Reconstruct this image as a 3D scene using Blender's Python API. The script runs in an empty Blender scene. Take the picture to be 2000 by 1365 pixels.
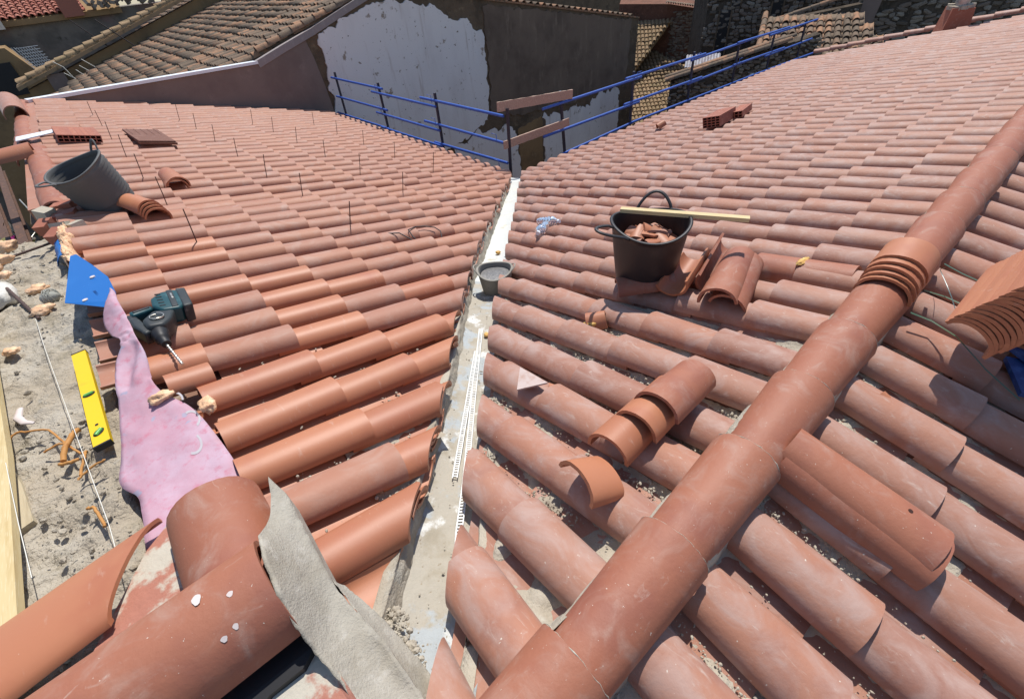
import bpy, bmesh, math, random
from mathutils import Matrix, Vector
R_ = random.Random(7)
PI = math.pi
scn = bpy.context.scene
COL = scn.collection

# ------------------------------------------------------------------ camera, world, sun, exposure
CAM = Vector((-4.25748, -5.17773, 2.54432))
FPX = 891.134
cam_d = bpy.data.cameras.new('camera'); cam = bpy.data.objects.new('camera', cam_d); COL.objects.link(cam)
cam_d.sensor_width = 36.0; cam_d.lens = FPX / 2000 * 36.0
cam_d.clip_start = 0.05; cam_d.clip_end = 400
cam.matrix_world = Matrix(((0.74935628, 0.48030285, -0.45582271, CAM.x), (-0.65693299, 0.45286824, -0.60278470, CAM.y),
                           (-0.08309158, 0.75114548, 0.65488645, CAM.z), (0, 0, 0, 1)))
scn.camera = cam
SUN_FROM = Vector((0.43, 0.32, 1.0)).normalized()          # towards the sun
SUN_EL = math.asin(SUN_FROM.z)
world = bpy.data.worlds.new('World'); scn.world = world; world.use_nodes = True
wn = world.node_tree.nodes; wl = world.node_tree.links
sky = wn.new('ShaderNodeTexSky'); sky.sky_type = 'NISHITA'; sky.sun_disc = False
sky.sun_elevation = SUN_EL; sky.sun_rotation = math.atan2(SUN_FROM.x, SUN_FROM.y); sky.altitude = 600
wn['Background'].inputs[1].default_value = 0.12
wl.new(sky.outputs[0], wn['Background'].inputs[0])
sun_d = bpy.data.lights.new('sun', 'SUN'); sun_d.energy = 4.15; sun_d.angle = math.radians(0.53); sun_d.color = (1.0, 0.955, 0.89)
sun = bpy.data.objects.new('sun', sun_d); COL.objects.link(sun); sun.location = (0, 0, 20)
sun.rotation_euler = SUN_FROM.to_track_quat('Z', 'Y').to_euler()
scn.view_settings.view_transform = 'Standard'; scn.view_settings.look = 'None'
scn.view_settings.exposure = 0.24; scn.view_settings.gamma = 1.0
scn.view_settings.use_curve_mapping = False
scn.render.engine = 'CYCLES'

# ------------------------------------------------------------------ materials
def mat(name, base, rough=0.75, layers=(), bump=None, bump2=None, rnd=None, spec=0.35, metal=0.0, sheen=0.0, ramp=None, trans=0.0, alpha=1.0, per=True, coord='Object', ior=None):
    """layers: (scale, colour, lo, hi, detail, stretch, rough_target) noise-masked colours; rnd: list of colours picked by a random number per piece"""
    m = bpy.data.materials.new(name); m.use_nodes = True
    nt = m.node_tree; N = nt.nodes; L = nt.links
    b = N['Principled BSDF']
    tc = N.new('ShaderNodeTexCoord'); oi = N.new('ShaderNodeObjectInfo'); ge = N.new('ShaderNodeNewGeometry')
    ad = N.new('ShaderNodeMath'); ad.operation = 'ADD'; L.new(oi.outputs['Random'], ad.inputs[0]); L.new(ge.outputs['Random Per Island'], ad.inputs[1])
    fr = N.new('ShaderNodeMath'); fr.operation = 'FRACT'; L.new(ad.outputs[0], fr.inputs[0])
    off = N.new('ShaderNodeVectorMath'); off.operation = 'SCALE'; off.inputs[0].default_value = (37.1, 19.3, 53.7)
    L.new(fr.outputs[0], off.inputs['Scale'])
    vec = N.new('ShaderNodeVectorMath'); vec.operation = 'ADD'; L.new(tc.outputs[coord], vec.inputs[0])
    if per: L.new(off.outputs[0], vec.inputs[1])
    def mask(scale, lo, hi, detail, stretch=(1, 1, 1), seed=0.0, dist=0.0):
        mp = N.new('ShaderNodeMapping'); mp.inputs['Scale'].default_value = stretch; mp.inputs['Location'].default_value = (seed, seed * 1.7, seed * .6)
        L.new(vec.outputs[0], mp.inputs[0])
        n = N.new('ShaderNodeTexNoise'); n.inputs['Scale'].default_value = scale; n.inputs['Detail'].default_value = detail
        n.inputs['Roughness'].default_value = 0.62; n.inputs['Distortion'].default_value = dist
        L.new(mp.outputs[0], n.inputs['Vector'])
        r = N.new('ShaderNodeMapRange'); r.interpolation_type = 'SMOOTHSTEP'
        r.inputs['From Min'].default_value = lo; r.inputs['From Max'].default_value = hi
        L.new(n.outputs[0], r.inputs['Value'])
        return r.outputs[0], n.outputs[0]
    col = None
    if rnd:
        cr = N.new('ShaderNodeValToRGB'); cr.color_ramp.interpolation = 'LINEAR'
        els = cr.color_ramp.elements
        for i, c in enumerate(rnd):
            e = els[i] if i < 2 else els.new(0.5)
            e.position = i / max(1, len(rnd) - 1); e.color = (*c, 1)
        # second hash so colour is independent of offset
        h = N.new('ShaderNodeMath'); h.operation = 'MULTIPLY'; h.inputs[1].default_value = 17.31; L.new(fr.outputs[0], h.inputs[0])
        h2 = N.new('ShaderNodeMath'); h2.operation = 'FRACT'; L.new(h.outputs[0], h2.inputs[0])
        L.new(h2.outputs[0], cr.inputs[0]); col = cr.outputs[0]
    for i, ly in enumerate(layers):
        scale, c, lo, hi = ly[:4]; det = ly[4] if len(ly) > 4 else 3; st = ly[5] if len(ly) > 5 else (1, 1, 1)
        f, _ = mask(scale, lo, hi, det, st, seed=i * 3.3 + 1, dist=ly[6] if len(ly) > 6 else 0.0)
        mx = N.new('ShaderNodeMix'); mx.data_type = 'RGBA'; L.new(f, mx.inputs['Factor'])
        if col is None: mx.inputs[6].default_value = (*base, 1)
        else: L.new(col, mx.inputs[6])
        mx.inputs[7].default_value = (*c, 1); col = mx.outputs[2]
    if col is None: b.inputs['Base Color'].default_value = (*base, 1)
    else: L.new(col, b.inputs['Base Color'])
    b.inputs['Roughness'].default_value = rough; b.inputs['Metallic'].default_value = metal
    b.inputs['Specular IOR Level'].default_value = spec
    if sheen: b.inputs['Sheen Weight'].default_value = sheen; b.inputs['Sheen Roughness'].default_value = 0.5
    if trans: b.inputs['Transmission Weight'].default_value = trans
    if ior: b.inputs['IOR'].default_value = ior
    if bump:
        prev = None
        for bb in (bump, bump2):
            if not bb: continue
            sc, stg, dist = bb[:3]; st = bb[3] if len(bb) > 3 else (1, 1, 1)
            _, nz = mask(sc, 0, 1, 5, st, seed=9.1)
            bn = N.new('ShaderNodeBump'); bn.inputs['Strength'].default_value = stg; bn.inputs['Distance'].default_value = dist
            L.new(nz, bn.inputs['Height'])
            if prev: L.new(prev, bn.inputs['Normal'])
            prev = bn.outputs[0]
        L.new(prev, b.inputs['Normal'])
    return m

DUST = (0.50, 0.37, 0.31)
M = {}
M['clay_right'] = mat('clay_dusty', (0.36, 0.16, 0.10), 0.62, rnd=[(0.31, 0.138, 0.090), (0.355, 0.170, 0.112), (0.375, 0.182, 0.120), (0.325, 0.148, 0.096), (0.38, 0.166, 0.102)],
    layers=[(5, (0.30, 0.135, 0.095), 0.48, 0.78, 3), (6, (0.405, 0.265, 0.22), 0.38, 0.74, 6, (1.6, 1.0, 1), 0.9), (17, (0.50, 0.40, 0.345), 0.56, 0.84, 8, (2.0, 0.8, 1), 1.2), (90, (0.62, 0.56, 0.47), 0.72, 0.78, 2)],
    bump=(60, 0.35, 0.003), bump2=(9, 0.35, 0.007), spec=0.4, sheen=0.12)
M['clay_left'] = mat('clay_left', (0.42, 0.19, 0.11), 0.6, rnd=[(0.38, 0.165, 0.096), (0.41, 0.185, 0.110), (0.36, 0.160, 0.102), (0.42, 0.182, 0.100), (0.385, 0.180, 0.116)],
    layers=[(4, (0.37, 0.155, 0.09), 0.45, 0.75, 2), (6, (0.42, 0.265, 0.205), 0.45, 0.85, 5, (1.6, 1, 1), 0.8), (22, (0.50, 0.37, 0.30), 0.62, 0.92, 8, (2, .8, 1), 1.2), (110, (0.60, 0.50, 0.40), 0.75, 0.80, 2)],
    bump=(60, 0.28, 0.003), bump2=(9, 0.25, 0.006), spec=0.4, sheen=0.12)
M['clay_fresh'] = mat('clay_fresh', (0.44, 0.165, 0.085), 0.5, rnd=[(0.40, 0.158, 0.080), (0.45, 0.180, 0.092), (0.38, 0.145, 0.076)],
    layers=[(5, (0.38, 0.13, 0.07), 0.45, 0.8, 3), (14, (0.50, 0.30, 0.22), 0.60, 0.86, 5, (1, 3, 1)), (150, (0.60, 0.46, 0.36), 0.74, 0.80, 2)], bump=(50, 0.15, 0.002), spec=0.45)
M['clay_ridge'] = mat('clay_ridge', (0.36, 0.13, 0.08), 0.6, rnd=[(0.32, 0.118, 0.068), (0.35, 0.134, 0.078), (0.33, 0.120, 0.070)],
    layers=[(4, (0.28, 0.10, 0.065), 0.45, 0.75, 3), (8, (0.39, 0.235, 0.18), 0.46, 0.86, 6, (1.4, 1, 1), 1.0), (26, (0.50, 0.385, 0.32), 0.60, 0.90, 8, (1.8, .7, 1), 1.4), (110, (0.60, 0.54, 0.46), 0.72, 0.78, 2)],
    bump=(55, 0.35, 0.003), bump2=(8, 0.3, 0.007), spec=0.4)
M['clay_old'] = mat('clay_old', (0.3, 0.17, 0.1), 0.9, rnd=[(0.26, 0.16, 0.105), (0.40, 0.22, 0.13), (0.20, 0.145, 0.105), (0.50, 0.30, 0.17), (0.30, 0.20, 0.14), (0.16, 0.12, 0.088)],
    layers=[(7, (0.15, 0.12, 0.09), 0.45, 0.7, 5), (30, (0.34, 0.28, 0.17), 0.55, 0.75, 5)], bump=(40, 0.5, 0.01), spec=0.15)
M['clay_moss'] = mat('clay_moss', (0.3, 0.2, 0.1), 0.95, rnd=[(0.27, 0.20, 0.115), (0.32, 0.22, 0.13), (0.23, 0.18, 0.10), (0.36, 0.25, 0.15)],
    layers=[(5, (0.14, 0.12, 0.07), 0.5, 0.75, 4), (14, (0.33, 0.30, 0.14), 0.6, 0.8, 4)], bump=(40, 0.5, 0.01), spec=0.1)
M['clay_red'] = mat('clay_red', (0.34, 0.12, 0.08), 0.8, rnd=[(0.34, 0.12, 0.085), (0.40, 0.17, 0.12), (0.30, 0.10, 0.07)], spec=0.2)
M['deck'] = mat('clay_deck', (0.22, 0.12, 0.08), 0.9, layers=[(12, (0.34, 0.28, 0.22), 0.5, 0.7, 5)], bump=(40, 0.6, 0.01), per=False)
M['mortar'] = mat('mortar', (0.46, 0.415, 0.335), 0.93, layers=[(3, (0.37, 0.32, 0.25), 0.42, 0.68, 4), (12, (0.48, 0.45, 0.38), 0.5, 0.72, 5), (60, (0.22, 0.19, 0.15), 0.66, 0.78, 3)],
    bump=(90, 0.7, 0.006), bump2=(18, 0.6, 0.02), per=False, spec=0.15)
M['mortar_rough'] = mat('mortar_rough', (0.42, 0.365, 0.285), 0.95, layers=[(2.5, (0.47, 0.43, 0.36), 0.45, 0.65, 4), (7, (0.31, 0.27, 0.20), 0.5, 0.72, 5), (30, (0.44, 0.41, 0.35), 0.55, 0.75, 5), (2.2, (0.30, 0.235, 0.12), 0.60, 0.78, 6)],
    bump=(70, 0.9, 0.010), bump2=(14, 0.8, 0.04), per=False, spec=0.1)
M['mortar_grey'] = mat('mortar_grey', (0.40, 0.37, 0.31), 0.9, layers=[(5, (0.32, 0.285, 0.225), 0.42, 0.7, 5), (22, (0.48, 0.45, 0.39), 0.5, 0.75, 5), (120, (0.24, 0.22, 0.19), 0.68, 0.76, 2)],
    bump=(170, 0.8, 0.004), bump2=(30, 0.45, 0.008), per=False, spec=0.2)
M['gutter'] = mat('gutter_coat', (0.40, 0.365, 0.30), 0.7, layers=[(7, (0.33, 0.29, 0.22), 0.48, 0.66, 6), (4.5, (0.38, 0.41, 0.42), 0.50, 0.57, 5), (6, (0.62, 0.62, 0.59), 0.57, 0.64, 6), (50, (0.30, 0.25, 0.18), 0.64, 0.72, 3)],
    bump=(60, 0.6, 0.006), bump2=(12, 0.4, 0.01), per=False, spec=0.4)
M['gutter_far'] = mat('gutter_light', (0.60, 0.62, 0.60), 0.5, layers=[(9, (0.68, 0.68, 0.60), 0.5, 0.66, 6), (6, (0.50, 0.46, 0.34), 0.58, 0.72, 5), (60, (0.30, 0.22, 0.12), 0.70, 0.76, 3)],
    bump=(60, 0.4, 0.005), per=False, spec=0.4)
M['rubber_black'] = mat('rubber_black', (0.022, 0.018, 0.019), 0.5, layers=[(9, (0.045, 0.036, 0.033), 0.5, 0.75, 5), (70, (0.12, 0.10, 0.09), 0.72, 0.82, 3)], bump=(80, 0.1, 0.002), spec=0.5, per=False)
M['rubber_grey'] = mat('rubber_grey', (0.105, 0.107, 0.105), 0.65, layers=[(6, (0.13, 0.13, 0.125), 0.45, 0.7, 5), (50, (0.20, 0.19, 0.17), 0.66, 0.8, 4)], bump=(80, 0.1, 0.002), spec=0.4, per=False)
M['rubber_dusty'] = mat('rubber_dusty', (0.27, 0.25, 0.21), 0.8, layers=[(8, (0.34, 0.31, 0.26), 0.45, 0.7, 4), (30, (0.17, 0.15, 0.13), 0.6, 0.75, 4)], bump=(80, 0.3, 0.003), per=False)
M['wet_mortar'] = mat('wet_mortar', (0.16, 0.155, 0.15), 0.35, layers=[(30, (0.24, 0.23, 0.22), 0.5, 0.7, 5)], bump=(60, 0.6, 0.01), per=False)
M['pine'] = mat('pine', (0.62, 0.49, 0.26), 0.6, layers=[(4, (0.54, 0.40, 0.19), 0.45, 0.7, 3, (14, 1, 14)), (40, (0.66, 0.55, 0.33), 0.5, 0.7, 3, (6, .4, 6)), (6, (0.38, 0.23, 0.09), 0.74, 0.80, 1)], bump=(60, 0.15, 0.002, (8, .5, 8)), spec=0.3)
M['pine_old'] = mat('pine_old', (0.50, 0.43, 0.30), 0.8, layers=[(4, (0.38, 0.31, 0.2), 0.45, 0.7, 3, (14, 1, 14))], bump=(60, 0.3, 0.002), spec=0.2)
M['chip'] = mat('chipboard', (0.44, 0.30, 0.23), 0.8, layers=[(10, (0.34, 0.22, 0.17), 0.5, 0.7, 4, (1, 5, 5)), (6, (0.55, 0.40, 0.31), 0.55, 0.75, 3, (1, 6, 6))], per=False)
M['blue_steel'] = mat('blue_steel', (0.035, 0.10, 0.42), 0.4, layers=[(12, (0.05, 0.13, 0.46), 0.5, 0.7, 3), (30, (0.16, 0.12, 0.10), 0.72, 0.80, 4)], spec=0.5)
M['dark_steel'] = mat('dark_steel', (0.025, 0.027, 0.045), 0.5, layers=[(15, (0.09, 0.06, 0.05), 0.6, 0.75, 4)], spec=0.5)
M['rust_steel'] = mat('rust_steel', (0.10, 0.055, 0.04), 0.8, layers=[(20, (0.18, 0.09, 0.05), 0.5, 0.7, 4)], bump=(100, 0.4, 0.003))
M['rebar'] = mat('rebar_steel', (0.10, 0.065, 0.055), 0.6, layers=[(30, (0.16, 0.10, 0.08), 0.5, 0.7, 3)], metal=0.4)
M['brick'] = mat('hollow_brick', (0.36, 0.13, 0.08), 0.8, rnd=[(0.36, 0.13, 0.08), (0.30, 0.11, 0.075)], layers=[(20, (0.42, 0.2, 0.14), 0.5, 0.75, 4)], bump=(60, 0.3, 0.003))
M['brick_brown'] = mat('brick_brown', (0.17, 0.075, 0.05), 0.75, layers=[(12, (0.22, 0.11, 0.08), 0.5, 0.7, 4)], bump=(40, 0.3, 0.003), per=False)
M['hole'] = mat('brick_hole', (0.05, 0.02, 0.015), 0.9)
M['plaster_white'] = mat('plaster_white', (0.80, 0.775, 0.75), 0.9, layers=[(1.2, (0.72, 0.69, 0.665), 0.45, 0.72, 5, (1, 1, .35)), (2.2, (0.56, 0.50, 0.45), 0.57, 0.78, 6, (2.6, 1, .3)), (9, (0.20, 0.16, 0.12), 0.665, 0.70, 4), (3, (0.36, 0.30, 0.24), 0.62, 0.68, 7), (30, (0.25, 0.2, 0.15), 0.72, 0.75, 2)],
    bump=(30, 0.3, 0.006), bump2=(3, 0.3, 0.03), per=False, spec=0.15)
M['plaster_lilac'] = mat('plaster_lilac', (0.46, 0.43, 0.45), 0.9, bump=(30, 0.3, 0.006), per=False, spec=0.1)
M['plaster_dark'] = mat('plaster_dark', (0.20, 0.152, 0.115), 0.95, layers=[(0.9, (0.135, 0.103, 0.08), 0.42, 0.7, 5), (2.6, (0.26, 0.20, 0.15), 0.52, 0.75, 6, (1.6, 1, .5)), (18, (0.09, 0.07, 0.055), 0.62, 0.75, 5)],
    bump=(25, 0.5, 0.01), bump2=(4, 0.3, 0.03), per=False, spec=0.05)
M['plaster_brown'] = mat('plaster_brown', (0.235, 0.18, 0.155), 0.92, layers=[(1.5, (0.20, 0.15, 0.13), 0.42, 0.7, 4), (3.5, (0.29, 0.225, 0.195), 0.56, 0.8, 5), (60, (0.15, 0.10, 0.10), 0.6, 0.8, 3)],
    bump=(80, 0.4, 0.004), per=False, spec=0.05)
M['wall_raw'] = mat('wall_raw', (0.17, 0.125, 0.085), 0.95, layers=[(2.2, (0.11, 0.085, 0.06), 0.42, 0.66, 6), (6, (0.26, 0.20, 0.13), 0.55, 0.75, 6), (25, (0.07, 0.055, 0.04), 0.62, 0.74, 5)],
    bump=(12, 0.9, 0.04), bump2=(50, 0.6, 0.01), per=False, spec=0.05)
M['coping_white'] = mat('coping_white', (0.80, 0.83, 0.86), 0.4, per=False)
M['coping_grey'] = mat('coping_grey', (0.30, 0.26, 0.25), 0.9, layers=[(6, (0.40, 0.36, 0.34), 0.5, 0.75, 5)], bump=(30, 0.5, 0.01), per=False)
M['ochre'] = mat('ochre_wall', (0.30, 0.20, 0.105), 0.95, layers=[(1.2, (0.22, 0.15, 0.085), 0.45, 0.7, 5), (5, (0.36, 0.26, 0.15), 0.6, 0.8, 4)], bump=(10, 0.4, 0.02), per=False, spec=0.05)
M['grey_wall'] = mat('grey_wall', (0.20, 0.18, 0.155), 0.95, layers=[(0.8, (0.13, 0.12, 0.105), 0.42, 0.62, 6), (0.5, (0.22, 0.15, 0.14), 0.52, 0.7, 4), (3, (0.08, 0.075, 0.065), 0.58, 0.75, 6)], bump=(8, 0.5, 0.03), per=False, spec=0.05)
M['stone_mortar'] = mat('stone_mortar', (0.10, 0.08, 0.062), 0.98, layers=[(2, (0.06, 0.05, 0.04), 0.45, 0.65, 5), (12, (0.17, 0.14, 0.11), 0.55, 0.72, 5)], bump=(9, 1.0, 0.05), bump2=(40, 0.7, 0.01), per=False, spec=0.05)
M['stone'] = mat('stone', (0.2, 0.16, 0.12), 0.95, rnd=[(0.13, 0.105, 0.082), (0.22, 0.185, 0.15), (0.32, 0.28, 0.23), (0.16, 0.125, 0.095), (0.45, 0.41, 0.36), (0.19, 0.145, 0.115)],
    layers=[(6, (0.09, 0.075, 0.055), 0.5, 0.75, 5)], bump=(20, 0.6, 0.02), spec=0.05)
M['brick_wall'] = mat('brick_wall', (0.20, 0.10, 0.07), 0.95, layers=[(1.5, (0.13, 0.07, 0.05), 0.42, 0.65, 6), (9, (0.28, 0.16, 0.11), 0.55, 0.72, 5), (30, (0.08, 0.05, 0.04), 0.6, 0.72, 4)], bump=(12, 0.9, 0.04), per=False, spec=0.05)
M['foam'] = mat('foam', (0.82, 0.50, 0.29), 0.5, layers=[(20, (0.88, 0.62, 0.40), 0.45, 0.65, 4), (50, (0.66, 0.34, 0.16), 0.62, 0.75, 3)], bump=(50, 0.8, 0.014), per=False)
M['foam_yellow'] = mat('foam_yellow', (0.62, 0.36, 0.10), 0.6, layers=[(30, (0.80, 0.56, 0.2), 0.45, 0.65, 4)], bump=(60, 0.6, 0.01), per=False)
M['pink'] = mat('pink_membrane', (0.47, 0.275, 0.335), 0.7, layers=[(5, (0.50, 0.35, 0.42), 0.40, 0.66, 4), (26, (0.48, 0.20, 0.26), 0.5, 0.72, 6), (3, (0.44, 0.37, 0.46), 0.55, 0.72, 3), (11, (0.36, 0.32, 0.41), 0.66, 0.70, 2)], bump=(14, 0.3, 0.01), bump2=(160, 0.3, 0.002), per=False, spec=0.2)
M['blue_sheet'] = mat('blue_sheet', (0.010, 0.13, 0.43), 0.45, layers=[(3, (0.016, 0.15, 0.47), 0.5, 0.7, 2), (60, (0.10, 0.28, 0.62), 0.70, 0.80, 2)], per=False, spec=0.4)
M['blue_dark'] = mat('blue_dark', (0.02, 0.06, 0.20), 0.5, layers=[(20, (0.05, 0.12, 0.32), 0.5, 0.7, 3)], per=False)
M['yellow'] = mat('level_yellow', (0.78, 0.52, 0.015), 0.45, layers=[(14, (0.70, 0.46, 0.02), 0.55, 0.8, 3), (60, (0.5, 0.38, 0.12), 0.72, 0.82, 3)], per=False)
M['vial'] = mat('vial_green', (0.14, 0.42, 0.10), 0.15, per=False)
M['black'] = mat('black_plastic', (0.018, 0.018, 0.02), 0.5, per=False)
M['teal'] = mat('drill_teal', (0.012, 0.060, 0.070), 0.42, layers=[(20, (0.06, 0.14, 0.15), 0.55, 0.8, 4)], per=False)
M['drill_dark'] = mat('drill_dark', (0.03, 0.035, 0.037), 0.5, layers=[(25, (0.13, 0.13, 0.12), 0.55, 0.8, 4)], per=False)
M['steel'] = mat('steel', (0.55, 0.52, 0.46), 0.35, metal=0.8, layers=[(40, (0.35, 0.30, 0.24), 0.5, 0.7, 3)], per=False)
M['pvc'] = mat('pvc_white', (0.80, 0.80, 0.77), 0.4, layers=[(14, (0.62, 0.56, 0.46), 0.58, 0.8, 4)], per=False)
M['bottle'] = mat('bottle_plastic', (0.75, 0.82, 0.92), 0.12, trans=0.85, per=False, ior=1.3)
M['strap'] = mat('strap_green', (0.06, 0.13, 0.075), 0.35, per=False, trans=0.3)
M['cable'] = mat('cable', (0.035, 0.025, 0.025), 0.5, per=False)
M['string'] = mat('string', (0.72, 0.70, 0.62), 0.8, per=False)
M['twine'] = mat('twine', (0.38, 0.38, 0.33), 0.9, bump=(200, 0.6, 0.003), per=False)
M['root'] = mat('root', (0.50, 0.24, 0.07), 0.7, layers=[(40, (0.38, 0.16, 0.04), 0.5, 0.7, 3)], per=False)
M['bag'] = mat('bag_white', (0.62, 0.60, 0.55), 0.6, layers=[(10, (0.45, 0.42, 0.36), 0.5, 0.7, 4)], bump=(8, 0.6, 0.03), per=False)
M['ground'] = mat('ground_dark', (0.10, 0.085, 0.065), 0.95, layers=[(0.6, (0.06, 0.055, 0.045), 0.45, 0.65, 5)], bump=(3, 0.5, 0.05), per=False)
M['galv'] = mat('flue_metal', (0.50, 0.46, 0.44), 0.35, metal=0.7, layers=[(5, (0.36, 0.28, 0.26), 0.5, 0.7, 4)], per=False)
M['white'] = mat('white_scrap', (0.62, 0.55, 0.52), 0.8, layers=[(20, (0.58, 0.48, 0.45), 0.5, 0.7, 4)], per=False)
M['leaf'] = mat('leaf', (0.16, 0.19, 0.05), 0.7, rnd=[(0.10, 0.13, 0.035), (0.22, 0.22, 0.07), (0.30, 0.26, 0.12)])
M['petal'] = mat('petal', (0.45, 0.03, 0.25), 0.6)
M['grass'] = mat('old_sheet', (0.35, 0.34, 0.30), 0.7, per=False)

# ------------------------------------------------------------------ mesh helpers
class MB:
    def __init__(s): s.v = []; s.f = []; s.sm = []; s.mi = []; s.cur = 0
    def add(s, vs, fs, smooth=False):
        o = len(s.v); s.v += [tuple(v) for v in vs]
        for f in fs: s.f.append(tuple(i + o for i in f)); s.sm.append(smooth); s.mi.append(s.cur)
    def box(s, c, size, rot=None, taper=1.0):
        hx, hy, hz = size[0] / 2, size[1] / 2, size[2] / 2
        P = []
        for z in (-hz, hz):
            k = taper if z > 0 else 1
            for x, y in ((-hx, -hy), (hx, -hy), (hx, hy), (-hx, hy)): P.append(Vector((x * k, y * k, z)))
        if rot is not None: P = [rot @ p for p in P]
        c = Vector(c)
        s.add([p + c for p in P], [(3, 2, 1, 0), (4, 5, 6, 7), (0, 1, 5, 4), (1, 2, 6, 5), (2, 3, 7, 6), (3, 0, 4, 7)])
    def tube(s, pts, r, n=8, caps=True, squash=None):
        pts = [Vector(p) for p in pts]; rings = []
        t0 = (pts[1] - pts[0]).normalized()
        up = Vector((0, 0, 1)) if abs(t0.z) < 0.9 else Vector((1, 0, 0))
        nrm = t0.cross(up).normalized()
        for i, p in enumerate(pts):
            t = (pts[min(i + 1, len(pts) - 1)] - pts[max(i - 1, 0)]).normalized()
            nrm = (nrm - t * nrm.dot(t)).normalized(); bi = t.cross(nrm)
            rr = r[i] if isinstance(r, (list, tuple)) else r
            sq = squash or 1.0
            rings.append([p + (nrm * math.cos(a) + bi * math.sin(a) * sq) * rr for a in [2 * PI * k / n for k in range(n)]])
        vs = [v for rg in rings for v in rg]; fs = []
        for i in range(len(pts) - 1):
            for k in range(n):
                k2 = (k + 1) % n; fs.append((i * n + k, i * n + k2, (i + 1) * n + k2, (i + 1) * n + k))
        s.add(vs, fs, True)
        if caps:
            s.add(rings[0], [tuple(range(n - 1, -1, -1))]); s.add(rings[-1], [tuple(range(n))])
    def quad(s, a, b, c, d, smooth=False): s.add([a, b, c, d], [(0, 1, 2, 3)], smooth)
    def prism(s, poly, ext):
        """poly: 3D loop, ext: extrusion vector"""
        n = len(poly); ext = Vector(ext); P = [Vector(p) for p in poly]
        s.add(P + [p + ext for p in P], [tuple(range(n - 1, -1, -1)), tuple(range(n, 2 * n))] + [(i, (i + 1) % n, (i + 1) % n + n, i + n) for i in range(n)])
    def mesh(s, name):
        me = bpy.data.meshes.new(name); me.from_pydata(s.v, [], s.f); me.polygons.foreach_set('use_smooth', s.sm)
        if any(s.mi): me.polygons.foreach_set('material_index', s.mi)
        me.update(); return me
    def build(s, name, m, parent=None, mw=None):
        return link(name, s.mesh(name), m, parent, mw)

def link(name, me, m, parent=None, mw=None):
    o = bpy.data.objects.new(name, me)
    if m is not None:
        for mm in (m if isinstance(m, (list, tuple)) else [m]):
            if mm.name not in me.materials: me.materials.append(mm)
    COL.objects.link(o)
    if mw is not None: o.matrix_world = mw
    if parent is not None: o.parent = parent        # parents that hold parts stay at the origin
    return o
def tag(o, label, cat, group=None, kind=None):
    if label: o['label'] = label
    if cat: o['category'] = cat
    if group: o['group'] = group
    if kind: o['kind'] = kind
    return o
def empty(name, label, cat, group=None, loc=(0, 0, 0), mw=None):
    o = bpy.data.objects.new(name, None); COL.objects.link(o)
    if mw is not None: o.matrix_world = mw
    else: o.location = loc
    o.empty_display_size = 0.1
    return tag(o, label, cat, group)

def noise(p, s=1.0):
    from mathutils import noise as nz
    return nz.noise(Vector(p) * s)
def fbm(p, s=1.0, o=4):
    from mathutils import noise as nz
    v = 0; a = 1
    for i in range(o): v += a * nz.noise(Vector(p) * s); s *= 2.1; a *= 0.5
    return v

# ------------------------------------------------------------------ roof frames
AR = 0.241622; AL = 0.273917; AB = 0.20
class Fr:
    def __init__(s, O, S, T, Nn): s.O = Vector(O); s.S = Vector(S); s.T = Vector(T); s.N = Vector(Nn)
    def P(s, a, t, h=0.0): return s.O + s.S * a + s.T * t + s.N * h
    def mw(s, a, t, h=0.0, yaw=0.0, tilt=0.0, roll=0.0):
        """local +Y runs up the slope, +Z is the roof's normal"""
        X = s.T.cross(s.N).normalized()
        m = Matrix((( X.x, s.T.x, s.N.x, 0), (X.y, s.T.y, s.N.y, 0), (X.z, s.T.z, s.N.z, 0), (0, 0, 0, 1)))
        return Matrix.Translation(s.P(a, t, h)) @ m @ Matrix.Rotation(yaw, 4, 'Z') @ Matrix.Rotation(tilt, 4, 'X') @ Matrix.Rotation(roll, 4, 'Y')
FR = Fr((0, 0, 0), (1, 0, 0), (0, -math.cos(AR), math.sin(AR)), (0, math.sin(AR), math.cos(AR)))
FL = Fr((0, 0, 0), (0, 1, 0), (-math.cos(AL), 0, math.sin(AL)), (math.sin(AL), 0, math.cos(AL)))
RY = -4.93; RZ = -RY * math.tan(AR)                       # ridge of the right-hand roof
FB = Fr((0, RY, RZ), (1, 0, 0), (0, math.cos(AB), math.sin(AB)), (0, -math.sin(AB), math.cos(AB)))   # t is negative down the back slope

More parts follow.
